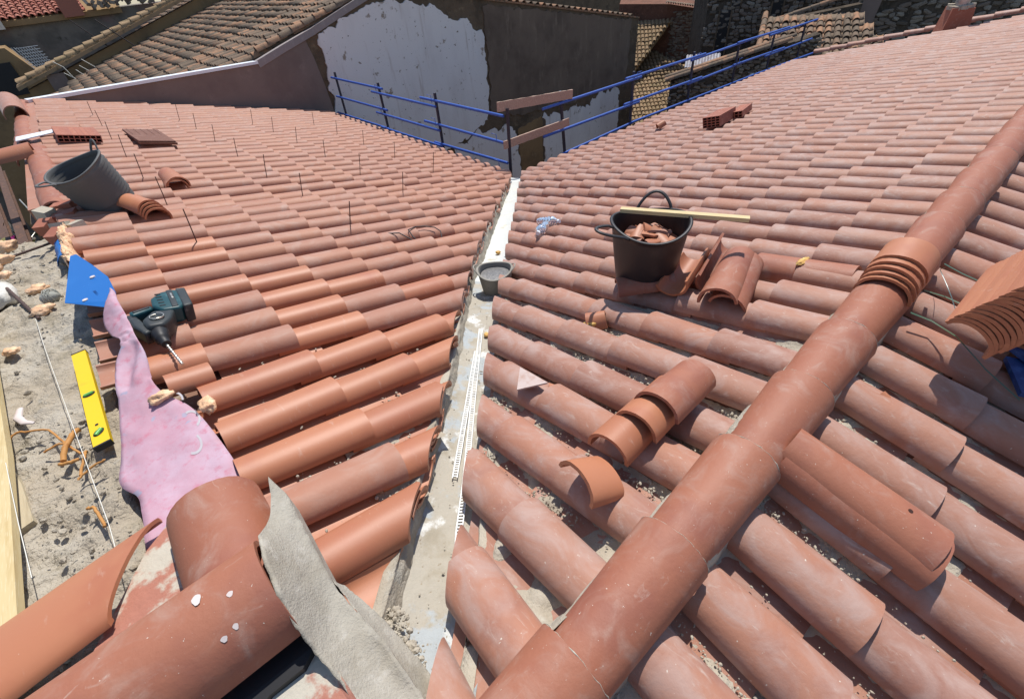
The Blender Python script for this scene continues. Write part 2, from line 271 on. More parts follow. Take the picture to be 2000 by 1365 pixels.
# ------------------------------------------------------------------ clay tiles
def tile_bm(L, wl, wu, hl, hu, th=0.012, seg=12, nl=2, concave=False, wob=0.0, seed=0):
    rr = random.Random(seed); bm = bmesh.new(); rows = []
    for j in range(nl + 1):
        f = j / nl; w = wl + (wu - wl) * f; h = hl + (hu - hl) * f; y = L * f
        o = []; i_ = []
        for k in range(seg + 1):
            a = PI * k / seg; c = math.cos(a); sn = math.sin(a) ** 0.9 if 0 < k < seg else 0.0
            wv = 1 + wob * rr.uniform(-1, 1)
            x = w / 2 * c * wv; z = h * sn * wv
            xi = (w / 2 - th) * c * wv; zi = (h - th) * sn * wv
            if concave: z = h - z; zi = h - zi
            o.append(bm.verts.new((x, y, z))); i_.append(bm.verts.new((xi, y, zi)))
        rows.append((o, i_))
    for j in range(nl):
        for k in range(seg):
            for ii in (0, 1):
                a = rows[j][ii]; b = rows[j + 1][ii]
                f = (a[k], a[k + 1], b[k + 1], b[k]) if ii == 0 else (a[k + 1], a[k], b[k], b[k + 1])
                bm.faces.new(f).smooth = True
        for k in (0, seg):
            bm.faces.new((rows[j][0][k], rows[j + 1][0][k], rows[j + 1][1][k], rows[j][1][k]))
    for j in (0, nl):
        for k in range(seg): bm.faces.new((rows[j][0][k], rows[j][1][k], rows[j][1][k + 1], rows[j][0][k + 1]))
    bmesh.ops.recalc_face_normals(bm, faces=bm.faces)
    for e in bm.edges:
        if len(e.link_faces) == 2 and (not e.link_faces[0].smooth or not e.link_faces[1].smooth): e.smooth = False
    return bm
def bm_mesh(bm, name):
    me = bpy.data.meshes.new(name); bm.to_mesh(me); bm.free(); return me
TL_ = 0.45
COVER = dict(L=TL_, wl=0.180, wu=0.156, hl=0.074, hu=0.067)
CHAN = dict(L=TL_, wl=0.165, wu=0.19, hl=0.040, hu=0.044)
near_cover = [bm_mesh(tile_bm(seg=14, nl=3, wob=0.012, seed=i, **COVER), 'cover_tile') for i in range(5)]
far_cover = [bm_mesh(tile_bm(seg=8, nl=1, wob=0.01, seed=i, **COVER), 'cover_tile') for i in range(3)]
near_chan = [bm_mesh(tile_bm(seg=8, nl=1, concave=True, wob=0.01, seed=i, **CHAN), 'channel_tile') for i in range(3)]
def cut_mesh(kind, mw, planes, seed):
    """a copy of the tile trimmed by planes (point, normal pointing to the part thrown away), in world space"""
    bm = tile_bm(seg=14 if kind == 'cover' else 8, nl=3, concave=kind != 'cover', wob=0.012, seed=seed, **(COVER if kind == 'cover' else CHAN))
    inv = mw.inverted()
    for (pt, nn) in planes:
        lp = inv @ Vector(pt); ln = (inv.to_3x3() @ Vector(nn)).normalized()
        g = bmesh.ops.bisect_plane(bm, geom=bm.verts[:] + bm.edges[:] + bm.faces[:], plane_co=lp, plane_no=ln, clear_outer=True)
        ed = [e for e in g['geom_cut'] if isinstance(e, bmesh.types.BMEdge) and e.is_boundary]
        if ed:
            for e in ed: e.smooth = False
            try: bmesh.ops.holes_fill(bm, edges=ed)
            except Exception: pass
    if len(bm.faces) < 6: bm.free(); return None
    return bm_mesh(bm, kind + '_tile')
def crosses(mw, planes, L=TL_):
    """-1 all thrown away, 0 untouched, 1 crossed"""
    r = 0
    for (pt, nn) in planes:
        pt = Vector(pt); nn = Vector(nn)
        ds = [nn.dot(mw @ Vector(q) - pt) for q in ((-.09, 0, .02), (.09, 0, .02), (-.09, L, .02), (.09, L, .02), (0, 0, .1), (0, L, .1))]
        if min(ds) > 0: return -1
        if max(ds) > 0: r = 1
    return r
def in_view(p, m=1.12):
    q = cam.matrix_world.inverted() @ Vector(p)
    if q.z > -0.1: return False
    return abs(q.x / -q.z * FPX) < 1000 * m and abs(q.y / -q.z * FPX) < 682 * m

class Roof:
    """gathers every tile of one slope; the 300 that show largest become parts, the rest one joined part"""
    def __init__(s, label, cat='roof', group=None): s.root = empty('tiled_roof', label, cat, group); s.t = {'cover_tile': [], 'channel_tile': []}
    def tile(s, kind, mw, m, planes=(), limit=None):
        c = crosses(mw, planes)
        if c < 0: return
        s.t[kind + '_tile'].append((mw, m, planes if c == 1 else (), len(s.t[kind + '_tile'])))
    def finish(s, lim_cover=296, lim_chan=150):
        for kind, lst in s.t.items():
            def key(e):
                p = e[0] @ Vector((0, .2, .05)); d = (p - CAM).length
                return d + (0 if in_view(p, 1.02) else 40)
            lst.sort(key=key); lim = lim_cover if kind == 'cover_tile' else lim_chan
            rest = {}
            for i, (mw, m, pl, idx) in enumerate(lst):
                cov = kind == 'cover_tile'
                p = mw @ Vector((0, .2, .05)); d = (p - CAM).length
                me = None
                if pl: me = cut_mesh('cover' if cov else 'channel', mw, pl, idx % 5)
                if pl and me is None: continue
                if me is None: me = (near_cover[idx % 5] if d < 7 else far_cover[idx % 3]) if cov else near_chan[idx % 3]
                if i < lim:
                    o = bpy.data.objects.new(kind, me); COL.objects.link(o)
                    if not me.materials: me.materials.append(m)
                    o.material_slots[0].link = 'OBJECT'; o.material_slots[0].material = m
                    o.matrix_world = mw; o.parent = s.root
                else: rest.setdefault(m.name, []).append((mw, me))
            for mn, L in rest.items():
                V = []; F = []; SM = []
                for mw, me in L:
                    o = len(V); V += [tuple(mw @ v.co) for v in me.vertices]
                    for q in me.polygons: F.append(tuple(i + o for i in q.vertices)); SM.append(q.use_smooth)
                me2 = bpy.data.meshes.new('roof_tiles'); me2.from_pydata(V, [], F); me2.polygons.foreach_set('use_smooth', SM)
                bm = bmesh.new(); bm.from_mesh(me2)
                for e in bm.edges:
                    if len(e.link_faces) == 2 and (not e.link_faces[0].smooth or not e.link_faces[1].smooth): e.smooth = False
                bm.to_mesh(me2); bm.free()
                o = link('roof_tiling' if kind == 'cover_tile' else 'channel_tiling', me2, bpy.data.materials[mn], s.root); o['kind'] = 'stuff'

TILT = math.atan(0.020 / 0.355)
def jit(a): return R_.uniform(-a, a)

# measured row positions (s at the eaves, drift per metre up the slope)
VR = {-6:(1.413,-0.0069),-5:(1.183,-0.0035),-4:(0.949,-0.0066),-3:(0.731,-0.0060),-2:(0.516,-0.0101),-1:(0.285,-0.0103),0:(0.078,-0.0161),1:(-0.119,-0.0286),2:(-0.396,-0.0177),3:(-0.697,-0.0013),4:(-1.023,0.0158),5:(-1.246,0.0166),6:(-1.457,0.0076),7:(-1.713,0.0080),8:(-1.927,0.0034),9:(-2.197,0.0118),10:(-2.459,0.0174),11:(-2.581,-0.0170),12:(-2.879,-0.0045),13:(-3.109,-0.0086),14:(-3.297,-0.0128),15:(-3.557,-0.0087),16:(-3.656,-0.0374),17:(-3.743,-0.0688),18:(-3.93,-0.075)}
UR = {0:(-0.031,-0.0457),1:(-0.308,-0.0570),2:(-0.564,-0.0402),3:(-0.852,-0.0088),4:(-1.141,0.0070),5:(-1.416,0.0200),6:(-1.647,0.0101),7:(-1.860,0.0017),8:(-2.143,0.0094),9:(-2.324,-0.0051),10:(-2.544,-0.0127),11:(-2.866,0.0080),12:(-3.099,0.0082),13:(-3.144,-0.0458),14:(-3.395,-0.0469),15:(-3.894,0.0107),16:(-4.303,0.0516),17:(-4.366,0.0127)}
for k in range(-7, -37, -1): VR[k] = (1.413 + 0.2365 * (-6 - k), -0.007 * max(0, 1 - (-6 - k) / 15))
for k in range(-1, -30, -1): UR[k] = (-0.031 + 0.2475 * -k, -0.04 * max(0, 1 + k / 6))

def lerp_tab(tab, k):
    if k <= tab[0][0]: return tab[0][1]
    for (a, u), (b, v) in zip(tab, tab[1:]):
        if k <= b: return u + (v - u) * (k - a) / (b - a)
    return tab[-1][1]
def gR(k): return lerp_tab([(0, .26), (1.2, .30), (2.2, .35), (3.2, .41), (3.9, .48), (4.4, .53)], k)
def gL(k): return lerp_tab([(0, -.03), (2.6, -.01), (3.1, .07), (3.55, .15), (4.1, .20), (4.5, .24)], k)
# valley trim planes: keep x - y >= 0.33 on the right slope, y - x >= -0.0 on the left slope
def valley_r(g): return ((0, -g, 0), (-1, 1, 0))      # throws away x - y < g
def valley_l(g): return ((g, 0, 0), (1, -1, 0))       # throws away x - y > g

def strip_mesh(name, rows, m, parent=None, smooth=True, kind=None):
    """rows: list of equal-length point lists"""
    n = len(rows[0]); mb = MB(); vs = [p for r in rows for p in r]
    mb.add(vs, [(i * n + k, i * n + k + 1, (i + 1) * n + k + 1, (i + 1) * n + k) for i in range(len(rows) - 1) for k in range(n - 1)], smooth)
    return mb.build(name, m, parent)

# ---- right-hand slope
roofR = Roof('long dusty terracotta roof slope rising from the blue railing to the round ridge')
NR = 14
def s_at(tab, k, t): return tab[k][0] + tab[k][1] * t
for k in sorted(VR):
    s0, dr = VR[k]; g = gR(max(0, -s0 + .1)) - 0.035 + jit(0.02)
    for n in range(NR):
        t = 0.10 + 0.3545 * n + jit(0.008)
        if t + 0.05 > 5.08: continue
        s = s_at(VR, k, t) + jit(0.003)
        mw = FR.mw(s, t, 0.048 + jit(0.003), yaw=math.atan(dr) + jit(0.008), tilt=-TILT + jit(0.003), roll=jit(0.02))
        pl = (valley_r(g),) if s < t + 0.5 and s < 0.7 else ()
        roofR.tile('cover', mw, M['clay_right'], pl)
        if k - 1 in VR:
            sm = (s_at(VR, k, t) + s_at(VR, k - 1, t)) / 2; tc = t - 0.10 + jit(0.015)
            mw = FR.mw(sm, tc, 0.0 + jit(0.002), yaw=math.atan(dr) + jit(0.008), tilt=-TILT * .8)
            roofR.tile('channel', mw, M['clay_right'], (valley_r(g + 0.02),) if sm < tc + 0.6 and sm < 0.8 else ())
roofR.finish()
deck = MB(); e = 0.0
def dk(fr, pts, h=-0.015): return [fr.P(a, t, h) for a, t in pts]
vpts = []
for q in range(0, 21):
    k = 4.58 * q / 20; d = gR(k) + 0.06; vpts.append(FR.P(-k + d / 2, (k + d / 2) / math.cos(AR), -0.015))
deck.prism([FR.P(9.75, 5.05, -.015), FR.P(9.75, 0.02, -.015)] + vpts + [FR.P(-4.4, 5.05, -.015)], (0, 0, -0.12))
deck.build('roof_deck', M['deck'], roofR.root)
wallR = MB(); wallR.box((4.9, -0.15, -3.9), (9.6, 0.3, 7.4)); tag(wallR.build('house_wall', M['ochre']), 'rendered house wall below the eaves of the long roof slope', 'wall')

# ---- left-hand slope
roofL = Roof('clay roof slope with rows of upright steel pins below the brown gable')
def head_t(k): return lerp_tab([(2, 4.95), (4, 4.92), (8, 4.83), (12, 4.775)], k)
LT = [4.56, 4.182] + [4.182 - 0.357 * i for i in range(1, 13)]
def wall_y(x): return 5.95 + (x + 4.82) * (6.91 - 5.95) / (4.82 + 0.253)
for k in sorted(UR):
    s0, dr = UR[k]; g = gL(max(0, -s0 - .05)) + 0.02 + jit(0.02)
    for n, t0 in enumerate(LT):
        t = t0 + jit(0.008)
        if t < -0.25: continue
        if n == 0 and k >= 13: continue
        fresh = k >= 12 or (k >= 4 and n <= 1) or (k >= 9 and n <= 2 + (k % 3))
        s = s_at(UR, k, t) + jit(0.003)
        p = FL.P(s, t + .2)
        if p.y > wall_y(p.x) - 0.02: continue
        mw = FL.mw(s, t, 0.048 + jit(0.003), yaw=-math.atan(dr) + jit(0.008), tilt=-TILT + jit(0.003), roll=jit(0.02))
        pl = [valley_l(g)] if s < t + 0.2 and s < 0.4 else []
        if n == 0:
            tt = head_t(k) + jit(0.015)
            pl.append((FL.P(0, tt), FL.T))
        if k >= 16 and n == 1: pl.append((FL.P(0, 4.57 if k > 16 else 4.66), FL.T))
        roofL.tile('cover', mw, M['clay_fresh'] if ((k >= 13 and R_.random() < .85) or (fresh and R_.random() < .35)) else M['clay_left'], tuple(pl))
        if k + 1 in UR and n < 13:
            sm = (s_at(UR, k, t) + s_at(UR, k + 1, t)) / 2; tc = t + (0.11 if k >= 13 else -0.09) + jit(0.015)
            if k >= 12 and n == 0: continue
            mw = FL.mw(sm, tc, 0.0 + jit(0.002), yaw=-math.atan(dr) + jit(0.008), tilt=-TILT * .8)
            roofL.tile('channel', mw, M['clay_fresh'] if k >= 12 and n < 5 else M['clay_left'], (valley_l(g + 0.0),) if sm < tc + 0.3 and sm < 0.5 else ())
for i, (s, t, yw) in enumerate([(-4.47, 3.92, 0), (-4.47, 4.22, 0)]):
    roofL.tile('channel', FL.mw(s, t, 0.0, tilt=-TILT * .8), M['clay_fresh'], (valley_l(0.22),))
roofL.finish()
deck = MB(); vpts = []
for q in range(0, 21):
    k = 4.55 * q / 20; d = gL(k) - 0.02; vpts.append(FL.P(-k - d / 2, (k - d / 2) / math.cos(AL), -0.015))
deck.prism([FL.P(-4.75, 4.80, -.015), FL.P(6.0, 4.80, -.015), FL.P(6.8, 0, -.015)] + vpts, (0, 0, -0.12))
deck.build('roof_deck', M['deck'], roofL.root)
wallL = MB(); wallL.box((-0.17, 3.5, -3.9), (0.3, 6.6, 7.4)); tag(wallL.build('house_wall', M['ochre']), 'rendered house wall below the eaves beside the white gable', 'wall')

# ---- slope beyond the ridge
roofB = Roof('near roof slope falling away on the far side of the round ridge')
back_s = [-4.35, -4.10, -3.86, -3.63, -3.40, -3.16, -2.91, -2.66, -2.41, -2.175, -1.93, -1.68, -1.44, -1.21, -0.975, -0.75, -0.52, -0.28, -0.03, 0.21, 0.45, 0.7, 0.94, 1.18, 1.42]
for j, s in enumerate(back_s):
    for n in range(7):
        t = -0.455 - 0.36 * n + (jit(0.02)) + 0.0
        mw = FB.mw(s + jit(.004), t - 0.0, 0.048 + jit(0.003), yaw=jit(0.01), tilt=-TILT + jit(.003), roll=jit(0.02))
        top = (FB.P(0, -0.055 + jit(.006)), FB.T)
        roofB.tile('cover', mw, M['clay_right'], (top,) if n == 0 else ())
        if j + 1 < len(back_s):
            sm = (s + back_s[j + 1]) / 2
            roofB.tile('channel', FB.mw(sm, t + 0.1, 0.0, yaw=jit(.01), tilt=-TILT * .8), M['clay_right'], (top,) if n == 0 else ())
roofB.finish()
deck = MB(); deck.prism([FB.P(a, t, -0.015) for a, t in [(-4.7, 0.0), (1.7, 0.0), (1.7, -3.0), (-4.7, -3.0)]], (0, 0, -0.12)); deck.build('roof_deck', M['deck'], roofB.root)

# ---- the ridge
def ridge_y(x): return -4.965 + 0.0146 * (x + 3.8)
ridge = empty('ridge', 'long round clay ridge bedded in pale mortar between two roof slopes', 'roof ridge')
rx = -4.34; i = 0
ridge_near = [bm_mesh(tile_bm(L=0.47, wl=0.206, wu=0.168, hl=0.100, hu=0.084, th=0.013, seg=18, nl=4, wob=0.012, seed=20 + q), 'ridge_tile') for q in range(4)]
xs = [-4.02 + 0.385 * q for q in range(-1, 36)]
for i, x in enumerate(xs):
    # wide end looks to +x, tile runs back to -x
    y = ridge_y(x); A = Vector((x, y, RZ + 0.098 + jit(.003)))
    axis = Vector((-1, -0.0146 + jit(0.022), -0.058 + jit(.008))).normalized(); up = Vector((0, jit(.03), 1)); X = axis.cross(up).normalized(); U = X.cross(axis)
    mw = Matrix(((X.x, axis.x, U.x, A.x), (X.y, axis.y, U.y, A.y), (X.z, axis.z, U.z, A.z), (0, 0, 0, 1)))
    o = link('ridge_tile', ridge_near[i % 4], M['clay_ridge'], ridge, mw)
    if -4.3 < x < 1.5:      # smear of mortar squeezed out at the joint
        jb = MB(); P = []
        for q in range(25):
            a = PI * q / 24; P.append(mw @ Vector((.1022 * math.cos(a), -.001 + jit(.002), .0990 * math.sin(a) ** .9)))
        jb.tube(P, [.0007 + .0035 * max(0, fbm((x * 3, q * .3, 0), 1.5) - .15) for q in range(25)], 5); jb.build('mortar_joint', M['mortar'], ridge)
# mortar bedding under the ridge on both sides
def bed(x0, x1, side, w, name='mortar_bed'):
    rows = []; n = int((x1 - x0) / 0.02)
    for q in range(n + 1):
        x = x0 + (x1 - x0) * q / n; y = ridge_y(x); r = []
        for j, (dy, h) in enumerate(((0.070, 0.125), (0.090, 0.10), (0.094, 0.06), (0.098, 0.0), (0.104, -0.03)) if side > 0 else ((0.070, 0.12), (0.083, 0.09), (0.085, 0.05), (0.086, 0.0), (0.088, -0.03))):
            b = 0.006 * fbm((x, j * .4, side), 12) + 0.006 * fbm((x * 2, side, 0), 3)
            r.append((x, y + side * (dy + w + b), RZ + h - 0.0 + b * .5))
        rows.append(r if side > 0 else r[::-1])
    return strip_mesh(name, rows, M['mortar'], ridge)
bed(-4.6, 9.6, 1, 0.003); bed(-4.6, 9.6, -1, 0.003)

# ---- valley gutter
val = empty('valley_gutter', 'pale grey valley gutter with crusted mortar running between the two roof slopes', 'gutter')
rows = []; NV = 360
def zg(k, d):
    """floor of the gutter: it climbs towards the higher left slope at the near end"""
    d0 = gL(k) - 0.03; d1 = gR(k) + 0.08; u = min(1, max(0, (d - d0) / (d1 - d0)))
    dz = max(0, (k - d0 / 2) * math.tan(AL) - (k + d0 / 2) * math.tan(AR))
    return (k + d / 2) * math.tan(AR) - 0.035 + 0.65 * dz * (1 - u) ** 1.4 * min(1, max(0, (k - 2.4) / .8))
for q in range(NV + 1):
    k = -0.22 + (5.0 + 0.22) * q / NV
    d0 = gL(k) - 0.03; d1 = gR(k) + 0.08; r = []
    for j in range(17):
        u = j / 16; d = d0 + (d1 - d0) * u; x = -k + d / 2; y = -k - d / 2
        z = zg(k, d) + 0.035 * abs(u - .5) ** 2 * 4
        z += 0.007 * fbm((x, y, 0), 9) * (1 if k > 2.6 else .3) + 0.004 * fbm((x, y, 2), 34, 2) * (1 if k > 2.6 else .3)
        r.append((x, y, z))
    rows.append(r)
nf = int(NV * (2.62 + 0.22) / 5.22)
strip_mesh('metal_lining', rows[:nf + 1], M['gutter_far'], val)
strip_mesh('mortar_lining', rows[nf:], M['gutter'], val)
def lumpy(k0, k1, side, w, h0, amp, name, m, parent, inset=0.0):
    rows = []; n = int((k1 - k0) / 0.012)
    for q in range(n + 1):
        k = k0 + (k1 - k0) * q / n
        edge = (gL(k) if side < 0 else gR(k)) + inset * -side
        z0 = zg(k, edge) - 0.01
        xe, ye = -k + edge / 2, -k - edge / 2
        zt = (-xe * math.tan(AL) if side < 0 else -ye * math.tan(AR)) + h0
        r = []
        for j in range(9):
            u = j / 8
            d = edge + (-side) * w * (1 - u) ** 1.3
            z = z0 + (zt - z0) * u ** 0.75
            a = amp * fbm((k * 1.0, u * .3, side * 3), 15, 5)
            d += a * 1.1
            r.append((-k + d / 2, -k - d / 2, z + a * 0.7 * (0.3 + u)))
        r.append((-k + (edge + side * .05) / 2, -k - (edge + side * .05) / 2, zt - 0.01))
        rows.append(r if side < 0 else r[::-1])
    return strip_mesh(name, rows, m, parent)
lumpy(2.8, 4.55, -1, 0.03, 0.03, 0.009, 'mortar_edge', M['mortar'], val)
lumpy(0.1, 2.8, -1, 0.025, 0.045, 0.010, 'mortar_edge', M['mortar'], val)
lumpy(0.1, 4.7, 1, 0.03, 0.02, 0.010, 'mortar_edge', M['mortar'], val, inset=-0.02)

# ================================================================== loose things on the roofs
def wtile(name, label, mw, m, L=0.44, wl=0.178, wu=0.152, hl=0.082, hu=0.074, concave=False, seed=3, cuts=(), group=None, cat='clay tile', th=0.012):
    bm = tile_bm(L, wl, wu, hl, hu, th, 14, 5, concave, 0.01, seed)
    for (co, no) in cuts:
        g = bmesh.ops.bisect_plane(bm, geom=bm.verts[:] + bm.edges[:] + bm.faces[:], plane_co=Vector(co), plane_no=Vector(no).normalized(), clear_outer=True)
        ed = [e for e in g['geom_cut'] if isinstance(e, bmesh.types.BMEdge) and e.is_boundary]
        if ed:
            try: bmesh.ops.holes_fill(bm, edges=ed)
            except Exception: pass
    o = link(name, bm_mesh(bm, name), m, None, mw); return tag(o, label, cat, group)
def aim(pos, axis, up=(0, 0, 1)):
    """matrix with local +Y along axis, +Z near up"""
    Y = Vector(axis).normalized(); U = Vector(up); X = Y.cross(U).normalized(); Z = X.cross(Y)
    return Matrix(((X.x, Y.x, Z.x, pos[0]), (X.y, Y.y, Z.y, pos[1]), (X.z, Y.z, Z.z, pos[2]), (0, 0, 0, 1)))

# upright steel pins in the left slope
pins = [(4.177,4.352,.17),(3.28,4.333,.17),(2.265,4.337,.18),(1.321,4.318,.19),(0.296,4.313,.19),(-0.661,4.288,.2),(-1.639,4.283,.21),(4.153,3.327,.2),(3.238,3.294,.2),(2.283,3.28,.19),(1.257,3.276,.19),(0.288,3.262,.19),(-0.637,3.228,.2),(-1.642,3.229,.2),(4.143,2.289,.19),(3.26,2.242,.2),(2.27,2.234,.2),(1.269,2.23,.19),(0.282,2.221,.21),(-0.678,2.195,.2),(4.258,1.209,.2),(3.216,1.224,.2),(2.276,1.196,.19),(1.241,1.22,.19),(0.3,1.177,.22)]
for s, t, h in pins:
    a = FL.P(s, t, 0.05); b = FL.P(s + jit(.012), t + jit(.012) + (0.03 if t > 4 else 0.01), 0.115 + h)
    mb = MB(); mb.tube([a, a.lerp(b, .5) + Vector((jit(.003), jit(.003), 0)), b], 0.0038, 6)
    tag(mb.build('steel_pin', M['rebar']), 'thin upright steel pin standing in the tiles of the left roof slope', 'steel pin', 'upright steel pins set in a grid on the roof')

# thin cable lying on the left slope
mb = MB(); pts = [FL.P(s, t, h) for s, t, h in [(-1.86, 3.02, .10), (-1.93, 2.95, .118), (-2.06, 2.86, .07), (-2.10, 2.83, .055), (-2.02, 2.87, .10), (-1.90, 2.85, .125), (-1.86, 2.76, .13), (-1.87, 2.68, .13), (-1.91, 2.60, .125), (-2.0, 2.60, .12), (-2.06, 2.62, .07)]]
mb.tube(pts, 0.005, 6); tag(mb.build('cable', M['cable']), 'thin black cable looped over two rows of the left roof slope', 'cable')

# tub buckets
def tub(name, label, base, rb, rt, H, m, ribs=0, wav=0.02, handles=True, hand_ang=0.0, tilt=None, mh=None, flare=1.0, hr=0.011):
    root = empty(name, label, 'bucket')
    Rm = Matrix.Identity(3) if tilt is None else tilt
    base = Vector(base); n = 48; prof = []
    NZ = 26 if ribs else 10
    for i in range(NZ + 1):
        f = i / NZ; r = rb + (rt - rb) * f ** flare
        if ribs and 0.12 < f < 0.93: r += 0.008 * (i % 2)
        prof.append((r, f))
    mb = MB(); vs = []
    def P(r, f, a):
        z = H * f + (wav * math.cos(2 * (a - hand_ang)) * f ** 4)
        q = Rm @ Vector((r * math.cos(a), r * math.sin(a), z)); return base + q
    outer = [(r, f) for r, f in prof]; inner = [(r - 0.007, max(f, 0.02)) for r, f in prof][::-1]
    rim = [(rt + 0.008, 0.985), (rt + 0.010, 1.0), (rt + 0.004, 1.012), (rt - 0.006, 1.008)]
    al = outer + rim + inner
    for r, f in al: vs += [P(r, f, 2 * PI * k / n) for k in range(n)]
    fs = [(i * n + k, i * n + (k + 1) % n, (i + 1) * n + (k + 1) % n, (i + 1) * n + k) for i in range(len(al) - 1) for k in range(n)]
    mb.add(vs, fs, True)
    mb.add([P(rb, 0, 2 * PI * k / n) for k in range(n)], [tuple(range(n - 1, -1, -1))]); mb.add([P(rb - .006, .02, 2 * PI * k / n) for k in range(n)], [tuple(range(n))])
    mb.build('tub', m, root)
    if handles:
        for sgn in (0, PI):
            a0 = hand_ang + sgn; pts = []
            for q in range(13):
                u = q / 12; da = (u - .5) * 0.62; e = math.sin(PI * u)
                pts.append(P(rt + 0.006 + 0.075 * e, 1.0, a0 + da) + (Rm @ Vector((0, 0, 0.055 * e))))
            hb = MB(); hb.tube(pts, hr, 8, squash=0.6); hb.build('handle', mh or m, root)
    return root, P

Bb = Vector((-2.325, -3.925, 1.085))
big, PB = tub('tub_bucket', 'large black rubber tub full of broken tile standing on the right slope', Bb, 0.150, 0.198, 0.345, M['rubber_black'], wav=0.018, hand_ang=math.radians(138), flare=0.85, handles=False)
# its two handles: one stands up, one droops outwards
def handle_curve(P, rt, a0, spread, out, rise, m, root, r=0.010):
    pts = [P(rt + 0.004 + out * math.sin(PI * q / 14), 1.0, a0 + (q / 14 - .5) * spread) + Vector((0, 0, rise * math.sin(PI * q / 14) - (0.01 if q in (0, 14) else 0))) for q in range(15)]
    hb = MB(); hb.tube(pts, r, 8, squash=0.65); hb.build('handle', m, root)
handle_curve(PB, 0.198, math.radians(30), 0.95, 0.03, 0.085, M['rubber_black'], big)
handle_curve(PB, 0.198, math.radians(168), 0.62, 0.14, 0.05, M['rubber_black'], big)
# shards in the tub
RS = random.Random(11)
for i in range(14):
    a = 2 * PI * i / 7 + RS.uniform(-.3, .3); r = .085 if i < 7 else .04; z = 0.245 + (.012 if i < 7 else .035) + RS.uniform(0, .02)
    pos = Bb + Vector((r * math.cos(a), r * math.sin(a), z)); Lh = RS.uniform(.07, .11)
    mw = Matrix.Translation(pos) @ Matrix.Rotation(RS.uniform(0, 6.28), 4, 'Z') @ Matrix.Rotation(RS.uniform(-.45, .45), 4, 'X') @ Matrix.Rotation(RS.uniform(-.5, .5), 4, 'Y') @ Matrix.Translation((0, -Lh / 2, -.03))
    wtile('tile_shard', 'broken piece of clay tile inside the large black tub', mw, M['clay_fresh'] if i % 3 else M['clay_left'], L=Lh, wl=RS.uniform(.11, .15), wu=.11, hl=.05, hu=.045, seed=40 + i,
          cuts=[((-.02, Lh * .5, 0), (-1, RS.uniform(-.7, .7), 0)), ((.045, Lh * .5, 0), (1, RS.uniform(-.6, .6), 0))], group='broken tile pieces in the black tub', cat='tile shard')
mb = MB(); n = 24
mb.add([PB(0.172, 0.66, 2 * PI * k / n) for k in range(n)], [tuple(range(n))]); tag(mb.build('rubble', M['clay_fresh']), 'bed of tile rubble filling the large black tub', 'rubble', kind='stuff')
# pine batten across the tub
mb = MB(); a = Vector((-2.33, -3.735, 1.448)); b = Vector((-2.045, -4.30, 1.455)); d = (b - a)
mb.box((0, 0, 0), (0.034, d.length, 0.020)); tag(link('batten', mb.mesh('batten'), M['pine'], None, aim((a + b) / 2, d)), 'thin pale pine batten laid across the rim of the black tub', 'batten')
# small mortar bucket in the valley
small, PS = tub('mortar_bucket', 'small dusty bucket of wet mortar standing in the valley gutter', (-2.60, -2.885, 0.672), 0.098, 0.124, 0.185, M['rubber_dusty'], wav=0.012, handles=False, hand_ang=math.radians(-45))
mb = MB(); n = 24; vs = [PS(0.104, 0.80, 2 * PI * k / n) for k in range(n)]; c = PS(0, .84, 0); vs.append(c)
mb.add(vs, [(k, (k + 1) % n, n) for k in range(n)], True); mb.build('mortar_fill', M['wet_mortar'], small)
for sg in (0, PI): handle_curve(PS, 0.124, math.radians(-45) + sg, 0.9, 0.02, 0.02, M['rubber_dusty'], small, r=0.005)
# grey ribbed tub on the left slope
grey, PG = tub('tub_bucket', 'empty grey ribbed rubber tub standing beside the stepped tile pile', (-4.410, -0.64, 1.368), 0.158, 0.188, 0.315, M['rubber_grey'], ribs=1, wav=0.012, handles=False, tilt=Matrix.Rotation(-0.24, 3, 'Y') @ Matrix.Rotation(0.10, 3, 'X'), hand_ang=math.radians(160))
handle_curve(PG, 0.185, math.radians(205), 0.55, 0.085, 0.03, M['rubber_grey'], grey, r=0.009)
handle_curve(PG, 0.185, math.radians(25), 0.55, 0.02, 0.06, M['rubber_grey'], grey, r=0.009)

# loose tiles, left slope
def ltile(fr, s, t, h, yaw, tilt, roll, label, m, **k): return wtile('clay_tile', label, fr.mw(s, t, h, yaw, tilt, roll), m, **k)
for i in range(2): ltile(FL, -0.17 + .004 * i, 4.13 - .015 * i, 0.105 + .016 * i, math.radians(-92 + 4 * i), 0.0, 0.05, ['lower of two short tiles stacked on the left slope above the grey tub', 'upper of two short tiles stacked on the left slope above the grey tub'][i], M['clay_fresh'], L=0.42, seed=51 + i)
for i in range(4): ltile(FL, -1.0 + .012 * i, 4.40 + .012 * i, 0.09 + .017 * i, math.radians(-78 + 5 * i), 0.02, 0.08, ['lowest', 'second lowest', 'second highest', 'topmost'][i] + ' clay tile in the pile of four beside the grey ribbed tub', M['clay_fresh'], L=0.45, seed=55 + i)
